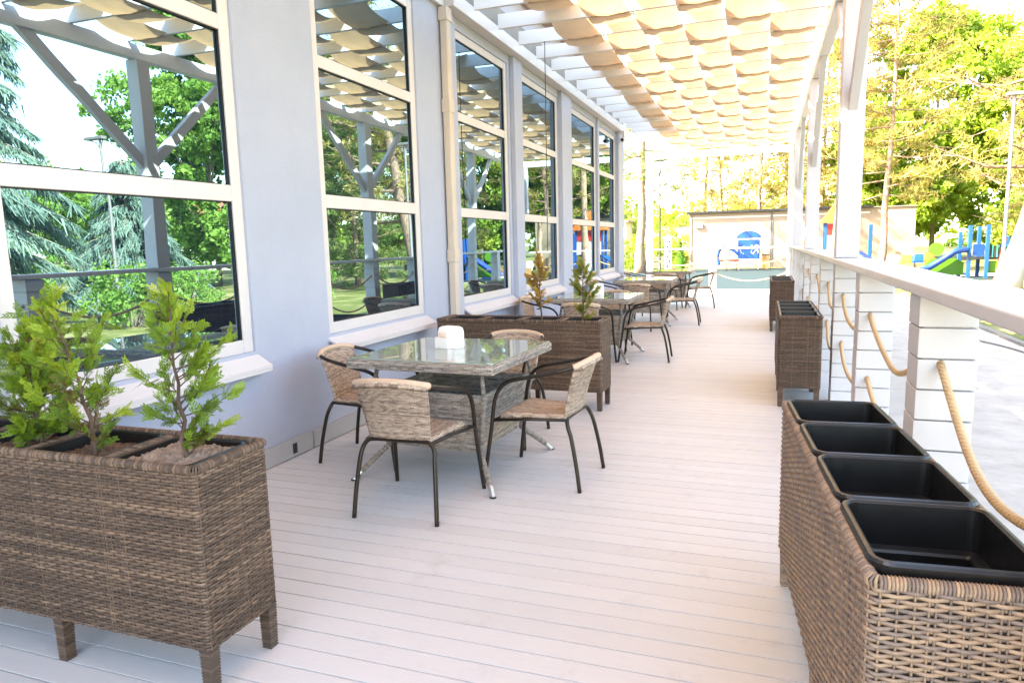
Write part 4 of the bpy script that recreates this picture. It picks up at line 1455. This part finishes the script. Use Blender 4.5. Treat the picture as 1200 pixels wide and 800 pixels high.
# lamp posts
def lamp(loc, h, lb, mat, bowl=True):
    root = empty('lamp_post', loc)
    b = MB(); b.lathe([(0, 0), (.13, 0), (.13, .04), (.075, .08), (.07, .8), (.055, .85), (.045, h)], n=12); b.build('pole', mat, root, smooth=True)
    b = MB()
    if bowl:
        for k in range(6):
            a = k * PI / 3
            b.tube([(0, 0, h), (.10 * math.cos(a), .10 * math.sin(a), h + .25), (.28 * math.cos(a), .28 * math.sin(a), h + .75)], .014, 5)
        b.tube([(.28 * math.cos(k * PI / 8), .28 * math.sin(k * PI / 8), h + .75) for k in range(16)], .018, 5, closed=True)
        b.build('cage', mat, root)
        b = MB(); b.lathe([(0, .0), (.31, 0), (.26, .06), (0, .10)], (0, 0, h + .77), 16); b.build('cap', mat, root)
        b = MB(); b.lathe([(0, 0), (.07, .02), (.09, .18), (.06, .34), (0, .36)], (0, 0, h + .12), 12); b.build('lantern', M['plastic_white'], root, smooth=True)
    else:
        b.tube([(0, 0, h - .35), (.16, 0, h - .1), (.42, 0, h - .02)], .02, 6); b.tube([(0, 0, h - .35), (-.10, 0, h - .1), (-.14, 0, h - .02)], .02, 6)
        b.build('arm', mat, root)
        b = MB(); b.box(-.2, .62, -.10, .10, h - .012, h + .09); b.build('lamp_head', mat, root, bevel=.02)
    tag(root, lb, 'lamp post')
lamp((6.62, 24.4, GZ), 5.7, 'slender grey lamp post in front of the whitewashed pine', M['grey_metal'], False)
lamp((-5.62, 40.5, GZ), 5.5, 'dark lamp post with a flared wire lantern near the cafe corner', M['dark_metal'], True)
lamp((13.6, 17.2, GZ), 5.6, 'slender grey lamp post mirrored beside the post in the first window', M['grey_metal'], False)

# playground climbing frame with slide
pg = empty('climbing_frame', (7.75, 32.2, GZ)); pg.scale = (.92, .92, .9)
tag(pg, 'blue climbing frame with a wavy blue slide and lime panels', 'play equipment')
def part(nm_, mat, fn, smooth=False, bevel=0):
    b = MB(); fn(b); return b.build(nm_, mat, pg, smooth, bevel)
for (x, y, h) in ((-.25, -.3, 2.35), (.35, -.5, 2.35), (-.4, .6, 2.1), (.3, .6, 2.3), (.95, -.1, 1.5), (1.35, -.5, 1.85), (1.35, .6, 1.85)):
    part('post', M['light_blue'], lambda b: b.box(x - .07, x + .07, y - .07, y + .07, 0, h), bevel=.01)
part('platform', M['dark_metal'], lambda b: b.box(-.3, 1.25, -.42, .55, .90, .99))
part('guard_panel', M['blue'], lambda b: b.box(-.15, .26, -.47, -.43, 1.05, 1.55))
part('wavy_panel', M['dark_metal'], lambda b: b.box(.43, 1.27, -.47, -.43, 1.02, 1.42))
def slide(b):
    pts = spline([(-.30, 0, 1.25), (-.75, 0, 1.18), (-1.25, 0, .82), (-1.75, 0, .48), (-2.2, 0, .34)], 6)
    nv = len(pts) - 1
    def fn(u, v):
        p = pts[int(round(v * nv))]
        e = 2 * u - 1
        return (p.x, -.3 + .27 * e, p.z + .17 * max(0, abs(e) - .72) / .28)
    b.grid(fn, 14, nv, lambda u, v: (u, v))
o = part('slide', M['blue'], slide, True)
md = o.modifiers.new('thick', 'SOLIDIFY'); md.thickness = .05
part('lime_disc', M['lime'], lambda b: b.tube([(-1.35, .25, 1.35), (-1.35, .32, 1.35)], .29, 20))
def wavy(b):
    pr = [(-1.75, .2), (-.3, .2), (-.3, .75), (-.65, .95), (-1.1, .85), (-1.5, .98), (-1.8, .7)]
    b.loops([[(x, .2, z) for x, z in pr], [(x, .27, z) for x, z in pr]], True, True)
part('lime_panel', M['lime'], wavy)
part('lime_step', M['lime'], lambda b: b.box(.45, .9, -.4, .3, .3, .8), bevel=.05)
part('red_pole', M['red'], lambda b: b.tube([(.55, -.95, 0), (1.0, -.45, 1.75)], .05, 8))
part('red_bucket', M['red'], lambda b: b.box(.98, 1.32, -.75, -.45, .55, .88), bevel=.04)
part('base_mat', M['rubber_floor'], lambda b: b.box(-1.9, 1.7, -.9, 1.0, .012, .11))
for x in (.55, .72, .89, 1.06):
    part('rung', M['green_paint'], lambda b: b.tube([(x, -.48, .99), (x, -.48, 1.5)], .022, 6))
sb = empty('sandbox', (7.0, 35.0, GZ)); tag(sb, 'orange timber sandbox edge left of the slide', 'sandbox')
def bd(nm_, *a):
    b = MB(); b.box(*a); b.build(nm_, M['timber'], sb, bevel=.01)
bd('board', -1.6, 1.3, -.06, .06, .10, .52); bd('board', -1.6, 1.3, 1.7, 1.82, .10, .52)
bd('board', -1.6, -1.48, .063, 1.697, .10, .51); bd('board', 1.18, 1.3, .063, 1.697, .10, .51)
for x in (-.85, .55):
    b = MB(); b.box(x, x + .07, -.10, -.062, 0, .60); b.build('stake', M['dark_metal'], sb)
b = MB(); b.box(-.1, 1.2, -1.3, -1.2, .12, .22); b.box(-.1, .5, -1.5, -1.32, .02, .15)
o = b.build('balance_beam', M['blue'], bevel=.02); o.location = (6.7, 34.6, GZ)
tag(o, 'low blue balance beam in front of the timber sandbox', 'play equipment')
for i, (x, z, m) in enumerate(((6.2, .55, 'yellow'), (6.75, .62, 'light_blue'), (7.15, .75, 'orange'), (5.7, .6, 'white'))):
    ro = empty('toy_rider', (x, 37.2, GZ))
    b = MB(); b.loops([rrect(.22, .12, .08, .35), rrect(.30, .14, .1, .6), rrect(.24, .12, .1, .6 + z * .5)], True, True); b.build('body', M[m], ro)
    b = MB(); b.tube([(.05 * math.cos(k), .05 * math.sin(k), .01 + k * .0142) for k in range(25)], .016, 5); b.build('spring', M['dark_metal'], ro)
    tag(ro, {'yellow': 'yellow', 'light_blue': 'light blue', 'orange': 'orange', 'white': 'white'}[m] + ' spring toy behind the timber sandbox', 'play equipment', 'spring toys')
# red roofed play tower behind the posts
tw = empty('play_tower', (3.75, 41.8, GZ)); tag(tw, 'play tower with red-orange roof and blue and white panels', 'play equipment')
for (x, y) in ((-.7, -.5), (.7, -.5), (-.7, .5), (.7, .5)):
    b = MB(); b.box(x - .06, x + .06, y - .06, y + .06, 0, 2.6); b.build('post', M['light_blue'], tw)
b = MB(); b.loops([[(-.95, -.75, 2.55), (.95, -.75, 2.55), (.95, .75, 2.55), (-.95, .75, 2.55)], [(-.2, -.15, 3.7), (.2, -.15, 3.7), (.2, .15, 3.7), (-.2, .15, 3.7)]], True, True); b.build('roof', M['orange'], tw)
b = MB(); b.box(-.64, .64, -.54, -.50, 1.9, 2.5); b.build('upper_panel', M['red'], tw)
b = MB(); b.box(-.64, .64, -.54, -.50, 1.1, 1.85); b.build('guard_panel', M['white'], tw)
b = MB(); b.box(-.64, .64, -.45, .45, .95, 1.04); b.build('platform', M['dark_metal'], tw)
b = MB(); b.beam((.9, -.6, 1.0), (2.1, -1.4, .15), .5, .06); b.build('slide', M['blue'], tw)
b = MB(); b.beam((-.9, -.6, 1.0), (-2.2, -1.2, .1), .5, .06); b.build('ramp', M['light_blue'], tw)

# small house mirrored in the first window, kiosk by the far left
hs = empty('small_house', (46, 54, GZ), math.radians(-40)); tag(hs, 'pale house with red tiled roof mirrored in the first window', 'house')
b = MB(); b.box(-4, 4, -3.5, 3.5, 0, 5.2); b.build('wall', M['cream'], hs)
b = MB()
b.loops([[(-4.4, -4, 5.2), (4.4, -4, 5.2), (4.4, 4, 5.2), (-4.4, 4, 5.2)], [(-4.4, -.05, 8), (4.4, -.05, 8), (4.4, .05, 8), (-4.4, .05, 8)]], True, True); b.build('roof', M['rooftile'], hs)
for x in (-2.6, -.6, 1.4):
    w = MB(); w.box(x, x + 1.1, -3.56, -3.503, 2.9, 4.3); wo = w.build('window', M['white'], hs)
    g = MB(); g.box(x + .1, x + 1.0, -3.575, -3.563, 3.0, 4.2); g.build('pane', M['pane'], wo)
ks = empty('kiosk', (-13.2, 58, GZ)); tag(ks, 'pale kiosk with green awning beyond the end of the deck', 'kiosk')
b = MB(); b.box(-2.2, 2.4, 0, 3, 0, 3.4); b.build('wall', M['cream'], ks)
b = MB(); b.hexa([Vector((-1.2, -1.1, 2.1)), Vector((1.6, -1.1, 2.1)), Vector((-1.2, -.01, 2.6)), Vector((1.6, -.01, 2.6)), Vector((-1.2, -1.1, 2.35)), Vector((1.6, -1.1, 2.35)), Vector((-1.2, -.01, 2.85)), Vector((1.6, -.01, 2.85))]); b.build('awning', M['green_paint'], ks)
b = MB(); b.box(-.8, 1.2, -.03, -.003, 1.0, 2.0); b.build('window', M['pane'], ks)
b = MB(); b.box(-2.4, 2.6, -.2, 3.2, 3.403, 3.55); b.build('roof', M['panel'], ks)
gw = empty('garden_wall', (-7.6, 66, GZ)); tag(gw, 'pale boundary wall far behind the dark lamp post', 'wall')
b = MB(); b.box(-3.4, 3.4, 0, .25, 0, 3.0); b.build('panel', M['cream'], gw)
b = MB(); b.box(-3.5, 3.5, -.05, .3, 3.003, 3.12); b.build('coping', M['panel'], gw)

# ------------------------------------------------------------------ light, sky, camera
sun_dir = Vector((-.66, -.37, .66)).normalized()     # towards the sun
el = math.asin(sun_dir.z); az = math.atan2(sun_dir.x, sun_dir.y)
w = bpy.data.worlds.new('World'); scene.world = w
w.use_nodes = True
nt = w.node_tree
bg = nt.nodes.get('Background') or nt.nodes.new('ShaderNodeBackground')
sky = nt.nodes.new('ShaderNodeTexSky'); sky.sky_type = 'NISHITA'; sky.sun_disc = False
sky.sun_elevation = el; sky.sun_rotation = az
sky.air_density = 1.0; sky.dust_density = 1.2; sky.ozone_density = 1.0
nt.links.new(sky.outputs[0], bg.inputs[0])
bg.inputs[1].default_value = .15
sl = bpy.data.lights.new('sun', 'SUN'); sl.energy = 4.0; sl.angle = math.radians(.55); sl.color = (1, .94, .85)
so = bpy.data.objects.new('sun', sl); COL.objects.link(so)
so.rotation_euler = sun_dir.to_track_quat('Z', 'Y').to_euler(); so.location = (-20, -10, 30)

cam = bpy.data.cameras.new('camera')
co = bpy.data.objects.new('camera', cam); COL.objects.link(co)
yaw, pit, roll = .347918, .1385157, .0253503
f = Vector((-math.sin(yaw) * math.cos(pit), math.cos(yaw) * math.cos(pit), -math.sin(pit)))
r = Vector((math.cos(yaw), math.sin(yaw), 0)); d = f.cross(r)
c_, s_ = math.cos(roll), math.sin(roll)
R_ = c_ * r + s_ * d; D_ = -s_ * r + c_ * d
mat4 = Matrix((R_, -D_, -f)).transposed().to_4x4()
mat4.translation = (0, 0, 1.45)
co.matrix_world = mat4
cam.sensor_fit = 'HORIZONTAL'; cam.sensor_width = 36; cam.lens = 36 * 818.13 / 1200
cam.clip_start = .02; cam.clip_end = 2000
scene.camera = co
vs = scene.view_settings
scene.display_settings.display_device = 'sRGB'
vs.view_transform = 'Standard'; vs.look = 'None'; vs.gamma = 1; vs.use_curve_mapping = False
vs.exposure = 3.5
vs.use_white_balance = True
vs.white_balance_temperature = 7700
vs.white_balance_tint = 10
scene.cycles.max_bounces = 10
scene.cycles.diffuse_bounces = 5
scene.cycles.glossy_bounces = 5
scene.cycles.transmission_bounces = 5
scene.cycles.use_denoising = True
scene.cycles.caustics_reflective = False
scene.cycles.sample_clamp_indirect = 8
